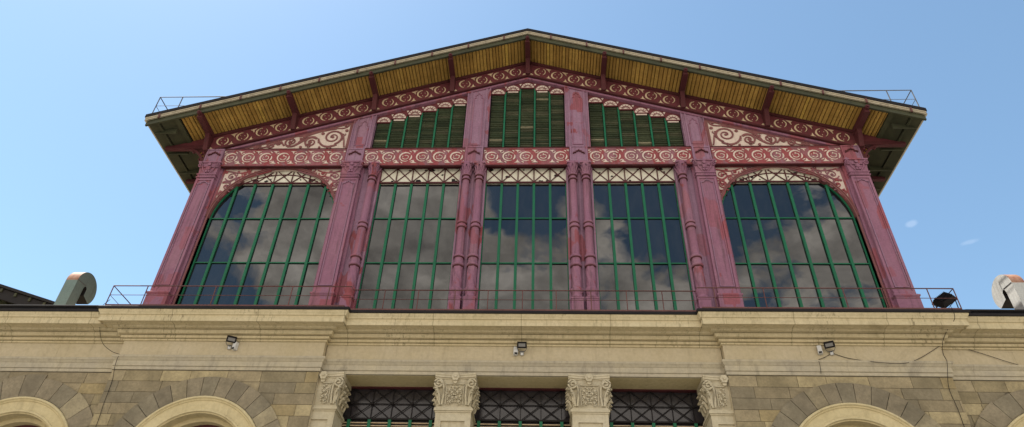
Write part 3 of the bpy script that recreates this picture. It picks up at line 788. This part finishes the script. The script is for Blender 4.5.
# louvred windows with scalloped fan heads
def louvred(x0, x1, n, steps, s):
    p = (x1-x0)/n; xs = [x0+p*i for i in range(n+1)]
    mb = MB(); mb.prism([(x0, 20.7), (x1, 20.7)] + ([(x1, ZB-MK*abs(x1)), (x0, ZB-MK*abs(x0))] if s else [(x1, ZB-MK*x1), (0, ZB), (x0, ZB-MK*x1)]), .18, .4)
    t = mb.build('louvred_window', M['black'], hall)
    mbg = MB(); mbl = MB(); mbf = MB(); mbc = MB(); rnd = random.Random(int(x0*31))
    for i in range(n):
        a, b_ = xs[i], xs[i+1]; h = steps[i]; xc = (a+b_)/2
        z = 20.76
        while z < h-.02:
            z2 = min(z+.105, h); tilt = .035+rnd.uniform(-.012, .012); q = rnd.uniform(-.012,.012)
            mbl.add([(a+.05, .10, z-.01+q), (b_-.05, .10, z-.01), (b_-.05, .10+tilt, z2+.012), (a+.05, .10+tilt, z2+.012+q),
                     (a+.05, .125, z-.02+q), (b_-.05, .125, z-.02), (b_-.05, .125+tilt, z2), (a+.05, .125+tilt, z2+q)],
                    [(0,1,2,3),(7,6,5,4),(0,4,5,1),(3,2,6,7),(0,3,7,4),(1,5,6,2)])
            z = z2
        # fan: cream half ellipse with dark ribs, under a red hood
        r = p*.46
        top = ZB-.06-MK*min(abs(a), abs(b_)); 
        lo = [(a, h), (b_, h)]
        if a < 0 < b_: up = [(b_, ZB-.05-MK*abs(b_)), (0, ZB-.05), (a, ZB-.05-MK*abs(a))]
        else: up = [(b_, ZB-.05-MK*abs(b_)), (a, ZB-.05-MK*abs(a))]
        mbf.prism(lo+up, .085, .2, 0)
        mbc.prism(arc(xc, h+.015, r, 0, 180, 16, r*1.12), .068, .09, 0)
        for k in (30, 60, 90, 120, 150): mbc.ribbon([(xc+.08*math.cos(math.radians(k)), h+.03+.08*math.sin(math.radians(k))), (xc+(r-.03)*math.cos(math.radians(k)), h+.02+(r-.03)*math.sin(math.radians(k)))], .014, .058, .075, 1)
        mbc.ribbon(arc(xc, h+.02, r*.55, 0, 180, 12), .025, .056, .075, 1)
        mbf.ribbon(arc(xc, h+.01, r+.01, 0, 180, 18, r*1.15), .035, .055, .1, 0)
        mbf.box(a+.02, b_-.02, .05, .1, h-.025, h+.02, 0)
        if rnd.random() < .5:
            mbc.box(a+.09, b_-.09, .08, .098, h-.10, h-.03, 0)
        if i:
            zz = min(h, steps[i-1]); hh = max(h, steps[i-1])
            mbc.prism([(a-.05, hh+.27), (a+.05, hh+.27), (a+.0, hh+.14)], .075-mbc.jit()*.3, .09, 0)
    for i, x in enumerate(xs):
        zt = max(steps[max(0, i-1)], steps[min(n-1, i)])
        if 0 < i < n: mbg.box(x-.034, x+.034, .06, .16, 20.75, min(steps[i-1], steps[i])+.12)
    mbg.box(x0, x1, .07, .16, 20.75, 20.80)
    mbl.build('louvre', M['louvre'], t); mbg.build('glazing_bars', M['green'], t)
    f = mbf.build('fan_hood', M['maroon'], t); mbc.build('fan_light', [M['cream'], M['scroll']], t)
louvred(-1.57, 1.57, 5, [24.12, 24.34, 24.50, 24.34, 24.12], 0)
st = [22.44+.222*i for i in range(6)]
louvred(-6.30, -2.55, 6, st, 1); louvred(2.55, 6.30, 6, st[::-1], 1)

# scrolled triangular panels in the outer gable bays
for s in (-1, 1):
    xa, xb = 7.22, 12.35
    zt = lambda x: ZB-.1-MK*x
    mb = MB(); mb.prism([(s*xa, 20.75), (s*xb, 20.75), (s*xb, zt(xb)+.05), (s*xa, zt(xa)+.05)], .06, .3)
    t = mb.build('gable_panel', M['cream'], hall)
    mb = MB(); y0, y1 = .035, .07
    def R_(pl, a, b_): mb.ribbon([(s*x, z) for x, z in pl], taper(len(pl), a, b_), y0, y1)
    R_([(xa+.06, 20.85), (xa+.06, zt(xa)-.02)], .14, .14); R_([(xa, zt(xa)-.05), (xb, zt(xb)-.05)], .14, .10); R_([(xa, 20.80), (xb, 20.80)], .05, .05)
    for (x, z, r, a, tr, di) in ((7.97, 21.58, .42, 250, 1.75, -1), (8.84, 21.30, .29, 140, 1.6, -1), (9.66, 21.32, .29, 200, 1.6, 1), (10.44, 21.13, .20, 140, 1.5, -1), (11.05, 21.06, .12, 180, 1.3, 1)):
        R_(spiral(x, z, r, a, tr, di, 28), .085, .04); mb.disc(s*x, z, .06 if r > .2 else .035, y0, y1)
    rnd = random.Random(17)
    for k in range(14):
        x = rnd.uniform(xa+.25, 11.7); hi = zt(x)-.12
        z = rnd.uniform(21.02, max(21.05, hi)); r = rnd.uniform(.06, .12)
        if z+r > hi+.08: continue
        pl = spiral(x, z, r, rnd.uniform(0, 360), rnd.uniform(.7, 1.2), rnd.choice((-1, 1)), 10, .25); R_(pl, .040, .022)
    for c, w0, w1 in ((((7.75, 21.16), (8.2, 20.85), (8.5, 21.2), (8.55, 21.5)), .09, .07), (((8.62, 21.5), (9.0, 21.9), (9.3, 20.95), (9.75, 21.05)), .09, .07), (((9.36, 21.2), (9.2, 21.7), (8.7, 21.9), (7.9, 22.05)), .08, .05),
              (((9.9, 21.1), (10.2, 21.6), (10.4, 20.95), (10.9, 21.0)), .07, .05), (((7.4, 22.3), (7.5, 21.9), (8.0, 22.2), (8.4, 22.02)), .07, .03), (((9.4, 21.62), (9.0, 21.72), (8.6, 21.95), (8.3, 22.15)), .06, .10),
              (((7.4, 21.0), (7.5, 21.3), (7.45, 21.6), (7.65, 21.8)), .06, .04), (((10.5, 21.35), (10.9, 21.35), (11.2, 21.05), (11.6, 21.05)), .06, .03), (((9.9, 21.55), (10.1, 21.62), (10.3, 21.45), (10.5, 21.45)), .05, .08)):
        R_(bez(*c), w0, w1)
    for (x, z, r) in ((8.42, 21.78, .07), (9.15, 21.62, .09), (9.28, 21.5, .06), (7.45, 21.95, .07), (8.1, 21.0, .05), (8.42, 21.0, .05), (10.05, 21.3, .05), (9.2, 21.02, .06), (7.55, 22.25, .06)):
        mb.disc(s*x, z, r, y0, y1)
    mb.build('scroll_work', M['scroll'], t)

# eave brackets and ties at the corner, front and further back
for s in (-1, 1):
    for yy in (0, 2.05, 5.2, 8.4):
        mb = MB()
        if yy: mb.box(*sorted((s*12.9, s*14.75)), yy-.07, yy+.07, 20.86, 21.04)
        else: mb.box(*sorted((s*12.95, s*14.75)), -.09, .09, 20.86, 21.02)
        mb.ribbon([(s*x, z) for x, z in arc(13.95, 19.95, .95, 180, 90, 12)], .09, yy-.05, yy+.05)
        mb.box(*sorted((s*12.9, s*13.02)), yy-.06, yy+.06, 19.9, 20.9)
        for (x, z, r) in ((13.18, 20.66, .16), (13.5, 20.74, .10), (13.12, 20.3, .10)):
            mb.ribbon([(s*a, b_) for a, b_ in spiral(x, z, r, 180, 1.3, -1, 16)], .04, yy-.03, yy+.03)
        mb.build('eave_bracket', M['brown'], hall)

# roof
YF, YR = -1.40, 30
rf = MB()
for s in (-1, 1):
    rf.add([(0,YF-.12,ZS+.50), (s*15.05,YF-.12,ZS+.50-MK*15.05), (s*15.05,YR,ZS+.50-MK*15.05), (0,YR,ZS+.50),
            (0,YF-.12,ZS+.347), (s*15.05,YF-.12,ZS+.345-MK*15.05), (s*15.05,YR,ZS+.345-MK*15.05), (0,YR,ZS+.345)],
           [(0,1,2,3) if s > 0 else (3,2,1,0), (7,6,5,4) if s > 0 else (4,5,6,7), (0,4,5,1), (1,5,6,2), (2,6,7,3)])
    rf.add([(0,YF,ZS+.06), (s*14.9,YF,ZS+.06-MK*14.9), (s*14.9,YR,ZS+.06-MK*14.9), (0,YR,ZS+.06)], [(0,1,2,3)])
roof = rf.build('roof', M['black'], hall)
for s in (-1, 1):
    mb = MB()                                                    # soffit boards
    x = .02; rnd = random.Random(5+s)
    while x < 13.72:
        w = rnd.choice((.12, .13, .14, .16)); x2 = min(x+w, 13.75)
        dz = rnd.uniform(-.004, .004)
        zz = lambda q: ZS+dz-MK*q
        g0 = .016
        vs = []
        for yy in (YF+.02, YR):
            vs += [(s*x, yy, zz(x)+.03), (s*(x+.025), yy, zz(x+.025)), (s*(x2-g0-.02), yy, zz(x2-g0-.02)), (s*(x2-g0), yy, zz(x2-g0)+.03)]
        mb.add(vs, [(0,1,5,4), (1,2,6,5), (2,3,7,6), (0,3,2,1)])
        x = x2
    mb.build('soffit', M['soffit'], roof)
    for p in PURL[1 if s < 0 else 0:]:
        mb = MB(); hz = .24
        zt = ZS+.03-MK*p
        mb.box(s*p-.075, s*p+.075, YF+.01, (-.11 if p < 12.8 else YR), zt-hz-.02, zt)
        mb.box(s*p-.11, s*p+.11, YF+.02, (-.17 if p < 12.8 else YR), zt-hz-.045, zt-hz-.018)
        mb.frus((s*p-.09, s*p+.09, -.26, -.10, zt-hz-.75), (s*p-.09, s*p+.09, -.50, -.10, zt-hz-.045))
        o = mb.build('purlin', M['brown'], roof)
        mb = MB(); mb.disc(s*p, zt-.13, .085, YF-.115, YF+.01); mb.disc(s*p, zt-.13, .045, YF-.16, YF+.01)
        mb.build('purlin_boss', M['brown'], o)
    mb = MB()                                                    # eave gutter band along the side
    for a, b_, d in ((13.76, 13.92, -.05), (13.95, 14.45, .02), (14.48, 14.55, -.04), (14.58, 14.86, .015)):
        zz = lambda q: ZS+d-MK*q
        mb.prism([(s*a, zz(a)), (s*b_, zz(b_)), (s*b_, zz(b_)+.08), (s*a, zz(a)+.08)], YF+.03, YR)
    for k in range(24): mb.box(*sorted((s*13.97, s*14.86)), -.9+k*1.2, -.84+k*1.2, ZS-MK*14.7-.05, ZS-MK*14.2)
    mb.build('eave_band', M['olive'], roof)
    mb = MB()
    rake(mb, s, 0, 15.02, ZS+.275, ZS+.335, YF-.10, YF-.02); rake(mb, s, 0, 15.0, ZS+.20, ZS+.273, YF-.08, YF-.02)
    mb.tube([(s*15.0, YF, ZS+.30-MK*15.0), (s*15.0, YR, ZS+.30-MK*15.0)], .10, 0, 10)
    fz = mb.build('fascia', M['gutter'], roof)
    for k in range(10):
        mb = MB(); q = 1.0+1.5*k
        mb.prism([(s*q-.03, ZS+.13-MK*q), (s*q+.03, ZS+.13-MK*q), (s*q+.03, ZS+.344-MK*q), (s*q-.03, ZS+.344-MK*q)], YF-.125, YF-.07)
        mb.build('fascia_clip', M['rail'], fz)
    mb = MB(); rake(mb, s, 0, 14.95, ZS-.06, ZS+.06, YF-.03, YF+.05); rake(mb, s, 0, 14.95, ZS+.062, ZS+.198, YF-.005, YF+.05)
    mb.build('verge_board', M['olive'], fz)
# iron side walls of the upper hall, closing the volume behind the gable
for s in (-1, 1):
    mb = MB(); mb.box(*sorted((s*12.85, s*12.5)), .5, YR, 12.3, 21.0)
    for k in range(7): mb.box(*sorted((s*12.93, s*12.8)), 4.0+k*3.8, 4.5+k*3.8, 12.5, 21.0)
    w = mb.build('side_wall', M['iron2'], hall)
    mb = MB()
    for k in range(7): mb.box(*sorted((s*12.88, s*12.8)), .9+k*3.8, 3.8+k*3.8, 14.5, 19.4)
    mb.build('side_window', M['glass'], w)
mb = MB(); mb.prism([(-12.5, 12.3), (12.5, 12.3), (12.5, 21.1), (0, ZB), (-12.5, 21.1)], .45, .6); mb.build('inner_screen', M['black'], hall)

# ------------------------------------------------------------------ railings
def rail(name, label, runs, r, zb, h, mid, mat, group, posts):
    t = MB()
    for run in runs:
        t.tube([(x, y, z+h) for x, y, z in run], r)
    o = t.build(name, mat); tag(o, label, 'railing', group)
    mb = MB()
    for run in runs: mb.tube([(x, y, z+h*mid) for x, y, z in run], r*.55)
    mb.build('mid_rail', mat, o)
    for (x, y, z) in posts:
        mb = MB(); mb.tube([(x, y, z-.03), (x, y, z+h)], r*.9); mb.build('post', mat, o)
    return o
zr = 12.50
a, b_ = -1.66, -1.46
run = [(-13.08, .3, zr), (-13.08, a, zr), (-5.36, a, zr), (-5.36, b_, zr), (5.40, b_, zr), (5.40, a, zr), (13.08, a, zr), (13.08, .3, zr)]
posts = [(x, a, zr) for x in (-13.08, -11.95, -9.72, -7.25, -6.06)] + [(x, b_, zr) for x in (-4.33, -3.26, -2.1, -1.06, .02, 1.07, 2.15, 3.25, 4.35)] + [(x, a, zr) for x in (5.9, 7.4, 9.8, 10.95, 12.3, 13.08)] + [(-13.08, -.5, zr), (13.08, -.5, zr)]
rail('ledge_railing', 'thin rusty pipe railing along the stone cornice ledge in front of the windows', [run], .018, zr, .76, .55, M['rail'], None, posts)
zt = 21.42
for s, wd in ((-1, 'left'), (1, 'right')):
    p = [(s*12.2, -1.3, zt), (s*15.0, -1.3, zt), (s*15.0, 3.0, zt)]
    rail('roof_railing', 'steel guard rail on the roof corner above the %s eave' % wd, [p], .022, zt, 1.18, .56, M['steel'], 'guard rails on the roof corners',
         [(s*15.0, -1.3, zt), (s*14.1, -1.3, zt+.15), (s*15.0, -.4, zt), (s*15.0, .6, zt), (s*15.0, 3.0, zt), (s*12.7, -1.3, zt+.70)] if False else [(s*15.0, -1.3, zt), (s*15.0, -.4, zt), (s*15.0, .8, zt), (s*15.0, 3.0, zt)])
    o = bpy.data.objects[[q.name for q in C.objects if q.name.startswith('roof_railing')][-1]]
    for xx in (14.05, 12.45):
        z0 = ZS+.48-MK*xx; mb = MB(); mb.tube([(s*xx, -1.3, z0-.04), (s*xx, -1.3, zt+1.18)], .02); mb.build('post', M['steel'], o)

# ------------------------------------------------------------------ floodlights, sensors, cables
def floodlight(loc, rz, tilt, label, sc_=1.0, mount='wall'):
    t = empty('floodlight', loc, label, 'floodlight', 'floodlights on the facade')
    t.rotation_euler = (0, 0, rz); t.scale = (sc_*.85,)*3
    mb = MB()                                     # head, built around the pivot then tilted
    w, h, d = .17, .12, .05
    mb.frus((-w*.8, w*.8, -h*.8, h*.8, .05), (-w, w, -h, h, -.02)); mb.box(-w, w, -h, h, -.05, -.02)
    for k in range(7): mb.box(-w*.7+k*w*.23, -w*.7+k*w*.23+.012, -h*.7, h*.7, .05, .085)
    hd = mb.build('lamp_head', M['black'], t); hd.location = (0, -.30, .14); hd.rotation_euler = (tilt, 0, 0)
    mb = MB(); mb.box(-w*.72, w*.72, -h*.5, h*.5, -.054, -.0505); mb.build('lens', M['lens'], hd)
    mb = MB()
    for sx in (-1, 1): mb.tube([(sx*.175, -.28, .14), (sx*.16, -.20, .02), (sx*.10, -.12, -.04)], .009)
    mb.tube([(-.10, -.12, -.04), (.10, -.12, -.04)], .014)
    mb.tube([(0, -.12, -.04), (0, -.0, -.06)], .025)
    mb.box(-.06, .06, -.03, 0.005, -.14, .02)
    mb.build('bracket', M['steel'], t)
    mb = MB(); mb.box(-.05, .05, -.09, -.035, -.16, -.02); mb.build('junction_box', M['plastic'], t)
    return t
def sensor(loc, rz, label):
    t = empty('alarm_sensor', loc, label, 'sensor', 'white sensors beside the floodlights')
    t.rotation_euler = (0, 0, rz)
    mb = MB(); mb.box(-.065, .065, -.14, 0.004, -.13, .13); mb.build('sensor_case', M['plastic'], t, .02)
    mb = MB(); mb.box(-.045, .045, -.145, -.135, -.125, -.07); mb.build('sensor_lens', M['black'], t)
    mb = MB(); mb.box(-.03, .03, -.02, 0.06, .10, .16); mb.build('wall_clip', M['steel'], t)
    return t
floodlight((-9.03, -1.0, 11.50), .45, math.radians(-42), 'small black floodlight on the left part of the stone frieze, turned to the left')
floodlight((.02, -.8, 11.47), 0, math.radians(-42), 'small black floodlight facing straight out in the middle of the stone frieze')
floodlight((9.22, -1.0, 11.46), -.45, math.radians(-42), 'small black floodlight with a hanging cable on the right part of the stone frieze')
sensor((-8.80, -1.0, 11.46), -.3, 'white sensor box tucked under the left frieze floodlight')
sensor((-.19, -.8, 11.46), .2, 'white sensor box close beside the middle frieze floodlight')
sensor((8.88, -1.0, 11.47), -.3, 'white sensor box standing apart from the right frieze floodlight')
# the large floodlight standing on the ledge at the right corner
t = empty('floodlight', (12.95, -1.25, 12.52), 'large black floodlight standing on the cornice ledge at its right end', 'floodlight', 'floodlights on the facade')
t.rotation_euler = (0, 0, -.5)
mb = MB(); mb.frus((-.22,.22,-.17,.17,.10), (-.27,.27,-.21,.21,-.03)); mb.box(-.28,.28,-.22,.22,-.07,-.03)
for k in range(8): mb.box(-.2+k*.055, -.2+k*.055+.015, -.15, .15, .10, .15)
hd = mb.build('lamp_head', M['black'], t); hd.location = (0,0,.58); hd.rotation_euler = (Matrix.Rotation(math.radians(62), 3, 'X') @ Matrix.Rotation(math.radians(38), 3, 'Z')).to_euler()
mb = MB(); mb.box(-.25,.25,-.19,.19,-.075,-.071); mb.build('lens', M['lens'], hd)
mb = MB()
for sx in (-1, 1): mb.tube([(sx*.28, 0, .60), (sx*.26, 0, .02)], .016)
mb.tube([(-.26,0,.02), (.26,0,.02)], .018); mb.build('bracket', M['black'], t)

def cable(pts, label, name='cable'):
    P = [Vector(p) for p in pts]; out = []
    for i in range(len(P)-1):
        p0, p1, p2, p3 = P[max(0,i-1)], P[i], P[i+1], P[min(len(P)-1,i+2)]
        for k in range(6):
            u = k/6; out.append(.5*((2*p1)+(-p0+p2)*u+(2*p0-5*p1+4*p2-p3)*u*u+(-p0+3*p1-3*p2+p3)*u**3))
    out.append(P[-1]); mb = MB(); mb.tube(out, .008, 0, 5)
    tag(mb.build(name, M['black']), label, 'cable', 'cables on the stone facade')
cable([(-13.0,-1.66,12.75), (-13.22,-1.62,12.4), (-13.30,-1.15,12.0), (-13.15,-.95,11.6), (-12.7,-1.0,11.28), (-12.38,-1.04,11.16), (-12.33,-1.14,11.0), (-12.33,-1.1,10.72), (-12.28,-1.03,10.3), (-12.25,-1.03,9.6), (-12.2,-1.03,8.9), (-12.2,-1.03,7.5)],
      'dark cable looping off the left cornice corner and down the stone wall')
cable([(12.7,-1.8,12.6), (12.72,-1.74,12.2), (12.60,-1.35,12.0), (12.45,-1.16,11.7), (12.42,-1.03,11.4), (12.36,-1.16,11.1), (12.3,-1.1,10.8), (12.2,-1.03,10.3), (12.22,-1.03,9.6), (12.18,-1.03,8.5)],
      'dark cable running from the right ledge straight down the stone wall')
cable([(9.25,-1.03,11.38), (9.7,-1.03,11.22), (10.4,-1.15,11.05), (11.1,-1.15,11.02), (11.7,-1.04,11.25), (12.4,-1.03,11.65)], 'dark cable sagging from the right frieze floodlight towards the corner')
cable([(9.15,-1.03,11.36), (8.95,-1.03,11.25), (8.75,-1.04,11.16), (8.72,-1.15,11.02), (8.72,-1.09,10.8), (8.72,-1.05,10.72)], 'short dark cable bent down from the right frieze floodlight over the moulding')
cable([(12.5,-.98,11.9), (12.95,-.84,11.8), (13.7,-.84,11.5), (14.8,-.84,11.1), (16.5,-.84,10.9)], 'dark cable drooping along the recessed frieze at the far right')

# ------------------------------------------------------------------ gooseneck roof vents
def vent(x, y, z, s, body, label):
    t = empty('roof_vent', (x, y, z), label, 'roof vent', 'gooseneck vents on the low roofs')
    W = .46; R = .63                     # profile in YZ, curling backwards
    cy, cz = .63, 1.50
    outer = [(cy+R*math.cos(math.radians(a)), cz+R*math.sin(math.radians(a))) for a in range(172, -49, -8)]
    prof = [(cy-R, -1.5), (cy-R, cz)] + outer + [(cy+.03, cz-.30), (cy+.03, cz-.02), (cy-.05, cz+.05), (cy-.13, cz), (cy-.16, cz-.1), (cy-.16, -1.5)]
    mb = MB(); n = len(prof)
    vs = [(-W/2, p, q) for p, q in prof]+[(W/2, p, q) for p, q in prof]
    for c0 in (0, n):                    # flat cheeks: hood fan and neck
        pv_ = vs[c0:c0+n]
        mb.add(pv_, [tuple(range(n)) if not c0 else tuple(range(n-1, -1, -1))], 0)
    k0 = 1+len(outer)
    for i in range(n):
        mi = 1 if 1 <= i < 13 else 0
        if k0 <= i < k0+4: mi = 2
        mb.add([vs[i], vs[(i+1)%n], vs[n+(i+1)%n], vs[n+i]], [(3,2,1,0)], mi)
    mb.build('vent_hood', [body, M['rust'], M['black']], t)
    mb = MB()
    for sx in (-1, 1):
        mb.ribbon([(0, 0), (0, 0)], .01, 0, .01) if False else None
        mb.tube([(sx*(W/2+.004), cy-R+.02, cz+.02), (sx*(W/2+.004), cy-.1, cz+.06)], .014)
    mb.build('seam', M['steel'], t)
    return t
vent(-17.28, 1.6, 14.10, -1, M['duct_green'], 'green grey gooseneck roof vent with rusty top behind the left end of the cornice')
vent(17.66, 1.6, 14.10, 1, M['duct_white'], 'white gooseneck roof vent with rusty top behind the right end of the cornice')

# low side pavilion on the far left
pav = empty('side_pavilion', (-24, 6, 12.4), 'low dark gabled side roof peeping over the cornice at the far left', 'building')
def pv(mb, name, mat):
    o = mb.build(name, mat, pav); o.matrix_parent_inverse = Matrix.Translation((24, -6, -12.4)); return o
def px_roof(x0, x1, zap, xap, m, y0, y1, th):
    mb = MB()
    for s in (-1, 1):
        xe = xap + s*(x1-xap); ze = zap-m*(x1-xap)
        mb.add([(xap,y0,zap),(xe,y0,ze),(xe,y1,ze),(xap,y1,zap),(xap,y0,zap-th),(xe,y0,ze-th),(xe,y1,ze-th),(xap,y1,zap-th)],
               [(0,1,2,3),(7,6,5,4),(0,4,5,1),(1,5,6,2),(2,6,7,3)])
    return mb
pv(px_roof(0, -18.0, 18.35, -27.0, .309, 3.9, 16, .12), 'roof', M['black'])
mb = MB()
for k in range(12):
    for s in (-1, 1):
        x = -27+s*(.6+k*.72); z = 18.2-.309*abs(x+27); mb.box(x-.05, x+.05, 3.95, 16, z-.16, z)
pv(mb, 'rafter', M['olive'])
mb = MB(); mb.prism([(-35.2, 12.4), (-18.9, 12.4), (-18.9, 15.7), (-27, 18.1), (-35.2, 15.6)], 5.5, 6.0); pv(mb, 'wall', M['olive'])
mb = MB(); mb.prism([(-27, 17.75), (-18.05, 15.0), (-18.05, 15.45), (-27, 18.2)], 4.0, 4.15); pv(mb, 'bargeboard', M['black'])

# ------------------------------------------------------------------ ground
mb = MB(); mb.add([(-600,-600,0),(600,-600,0),(600,600,0),(-600,600,0)], [(0,1,2,3)])
o = mb.build('ground', M['paving']); o['kind'] = 'structure'

# ------------------------------------------------------------------ sky, sun
SUN_EL, SUN_AZ = math.radians(69), math.radians(-72)     # azimuth from +Y towards +X
sv = Vector((math.sin(SUN_AZ)*math.cos(SUN_EL), math.cos(SUN_AZ)*math.cos(SUN_EL), math.sin(SUN_EL)))
w = bpy.data.worlds.new('World'); sc.world = w; w.use_nodes = True
nt = w.node_tree; nt.nodes.clear()
out = N(nt, 'ShaderNodeOutputWorld'); bg = N(nt, 'ShaderNodeBackground'); nt.links.new(bg.outputs[0], out.inputs[0])
sky = N(nt, 'ShaderNodeTexSky', sky_type='NISHITA'); sky.sun_disc = False
sky.sun_elevation = SUN_EL; sky.sun_rotation = SUN_AZ; sky.air_density = 1.0; sky.dust_density = .45; sky.ozone_density = 1.0; sky.altitude = 50
bg.inputs[1].default_value = .12
# clouds: planar-projected noise, thick over the street side, almost none behind the building
tc = N(nt, 'ShaderNodeTexCoord'); sep = N(nt, 'ShaderNodeSeparateXYZ'); nt.links.new(tc.outputs['Generated'], sep.inputs[0])
def math_(op, a, b=None, c=None):
    n = N(nt, 'ShaderNodeMath', operation=op)
    for i, x in enumerate((a, b, c)):
        if x is None: continue
        if isinstance(x, (int, float)): n.inputs[i].default_value = x
        else: nt.links.new(x, n.inputs[i])
    return n.outputs[0]
dz = math_('ADD', math_('MAXIMUM', sep.outputs[2], 0.0), .22)
cmb = N(nt, 'ShaderNodeCombineXYZ')
nt.links.new(math_('DIVIDE', sep.outputs[0], dz), cmb.inputs[0]); nt.links.new(math_('DIVIDE', sep.outputs[1], dz), cmb.inputs[1])
cn = N(nt, 'ShaderNodeTexNoise'); cn.inputs['Scale'].default_value = 4.2; cn.inputs['Detail'].default_value = 9; cn.inputs['Roughness'].default_value = .55; cn.inputs['Distortion'].default_value = .35
nt.links.new(cmb.outputs[0], cn.inputs['Vector'])
cn2 = N(nt, 'ShaderNodeTexNoise'); cn2.inputs['Scale'].default_value = 7.5; cn2.inputs['Detail'].default_value = 8; cn2.inputs['Roughness'].default_value = .6
nt.links.new(cmb.outputs[0], cn2.inputs['Vector'])
mask = ramp(nt, math_('MULTIPLY_ADD', sep.outputs[1], -.5, .5), [(.50, g(0)), (.62, g(1))])
bias = math_('ADD', math_('MULTIPLY', sep.outputs[0], -.19), math_('MULTIPLY_ADD', sep.outputs[2], -.75, .45))
def dip(b_, d, rad, amt):
    vm = N(nt, 'ShaderNodeVectorMath', operation='DISTANCE'); nt.links.new(tc.outputs['Generated'], vm.inputs[0]); vm.inputs[1].default_value = Vector(d).normalized()
    return math_('ADD', b_, math_('MULTIPLY', ramp(nt, vm.outputs['Value'], [(0, g(1)), (rad, g(0))], 'EASE'), amt))
bias = dip(bias, (-.49, -.76, .43), .24, -.55)
bias = dip(bias, (-.02, -.77, .645), .09, -.22)
bias = dip(bias, (.165, -.78, .60), .13, -.25)
bias = dip(bias, (-.17, -.78, .57), .14, .22)
bias = dip(bias, (.38, -.76, .50), .12, .12)
cov = ramp(nt, math_('ADD', cn.outputs['Fac'], bias), [(.43, g(0)), (.50, g(1))])
cloudf = math_('MULTIPLY', cov, mask)
ccol = ramp(nt, cn2.outputs['Fac'], [(.32, (3.4,3.1,2.75)), (.5, (6.6,6.1,5.4)), (.68, (11.5,10.6,9.4))])
skyt = mix(nt, 1.0, sky.outputs[0], (.90, .985, .905), 'MULTIPLY')
skyc = mix(nt, cloudf, skyt, ccol)
# two small wisps to the right of the hall
geo = tc.outputs['Generated']
def wisp(col, d, size, stretch, amt):
    v = Vector(d).normalized()
    vm = N(nt, 'ShaderNodeVectorMath', operation='SUBTRACT'); nt.links.new(geo, vm.inputs[0]); vm.inputs[1].default_value = v
    mp = N(nt, 'ShaderNodeVectorMath', operation='MULTIPLY'); nt.links.new(vm.outputs[0], mp.inputs[0]); mp.inputs[1].default_value = stretch
    ln = N(nt, 'ShaderNodeVectorMath', operation='LENGTH'); nt.links.new(mp.outputs[0], ln.inputs[0])
    wn = N(nt, 'ShaderNodeTexNoise'); wn.inputs['Scale'].default_value = 90; wn.inputs['Detail'].default_value = 5
    nt.links.new(geo, wn.inputs['Vector'])
    f = math_('SUBTRACT', math_('ADD', math_('DIVIDE', ln.outputs['Value'], size), 0), math_('MULTIPLY', wn.outputs['Fac'], 1.1))
    fr = ramp(nt, f, [(0.0, g(amt*1.3)), (1.0, g(0))], 'EASE')
    return mix(nt, fr, col, (7.0, 7.0, 7.2))
f_, px0, py0 = 693.0, 512, 213.5
R_v = Vector((.99894156,.03689325,.02747077)); U_v = Vector((.00147887,-.62267686,.7824777)); F_v = Vector((-.04597356,.78160887,.62207235))
def pixdir(x, y): return F_v*f_ + R_v*(x-px0) - U_v*(y-py0)
skyc = wisp(skyc, pixdir(911, 224), .006, (1, 1, 2.0), .07)
skyc = wisp(skyc, pixdir(970, 242), .006, (.6, 1, 3.0), .05)
nt.links.new(skyc, bg.inputs[0])

sl = bpy.data.lights.new('sun', 'SUN'); sl.energy = 4.0; sl.angle = math.radians(.5); sl.color = (1, .95, .87)
so = bpy.data.objects.new('sun', sl); C.objects.link(so); so.rotation_euler = (-sv).to_track_quat('-Z', 'Y').to_euler(); so.location = (0, 0, 60)

# ------------------------------------------------------------------ camera
cam = bpy.data.cameras.new('camera'); co = bpy.data.objects.new('camera', cam); C.objects.link(co)
cam.sensor_width = 36; cam.sensor_fit = 'HORIZONTAL'; cam.lens = 693/1024*36; cam.clip_end = 3000
mt = Matrix((( R_v.x, U_v.x, -F_v.x, .692), (R_v.y, U_v.y, -F_v.y, -20.0), (R_v.z, U_v.z, -F_v.z, 1.6), (0,0,0,1)))
co.matrix_world = mt
sc.camera = co
sc.view_settings.view_transform = 'Standard'; sc.view_settings.look = 'None'; sc.view_settings.gamma = 1
sc.view_settings.exposure = 1.05
sc.cycles.max_bounces = 6
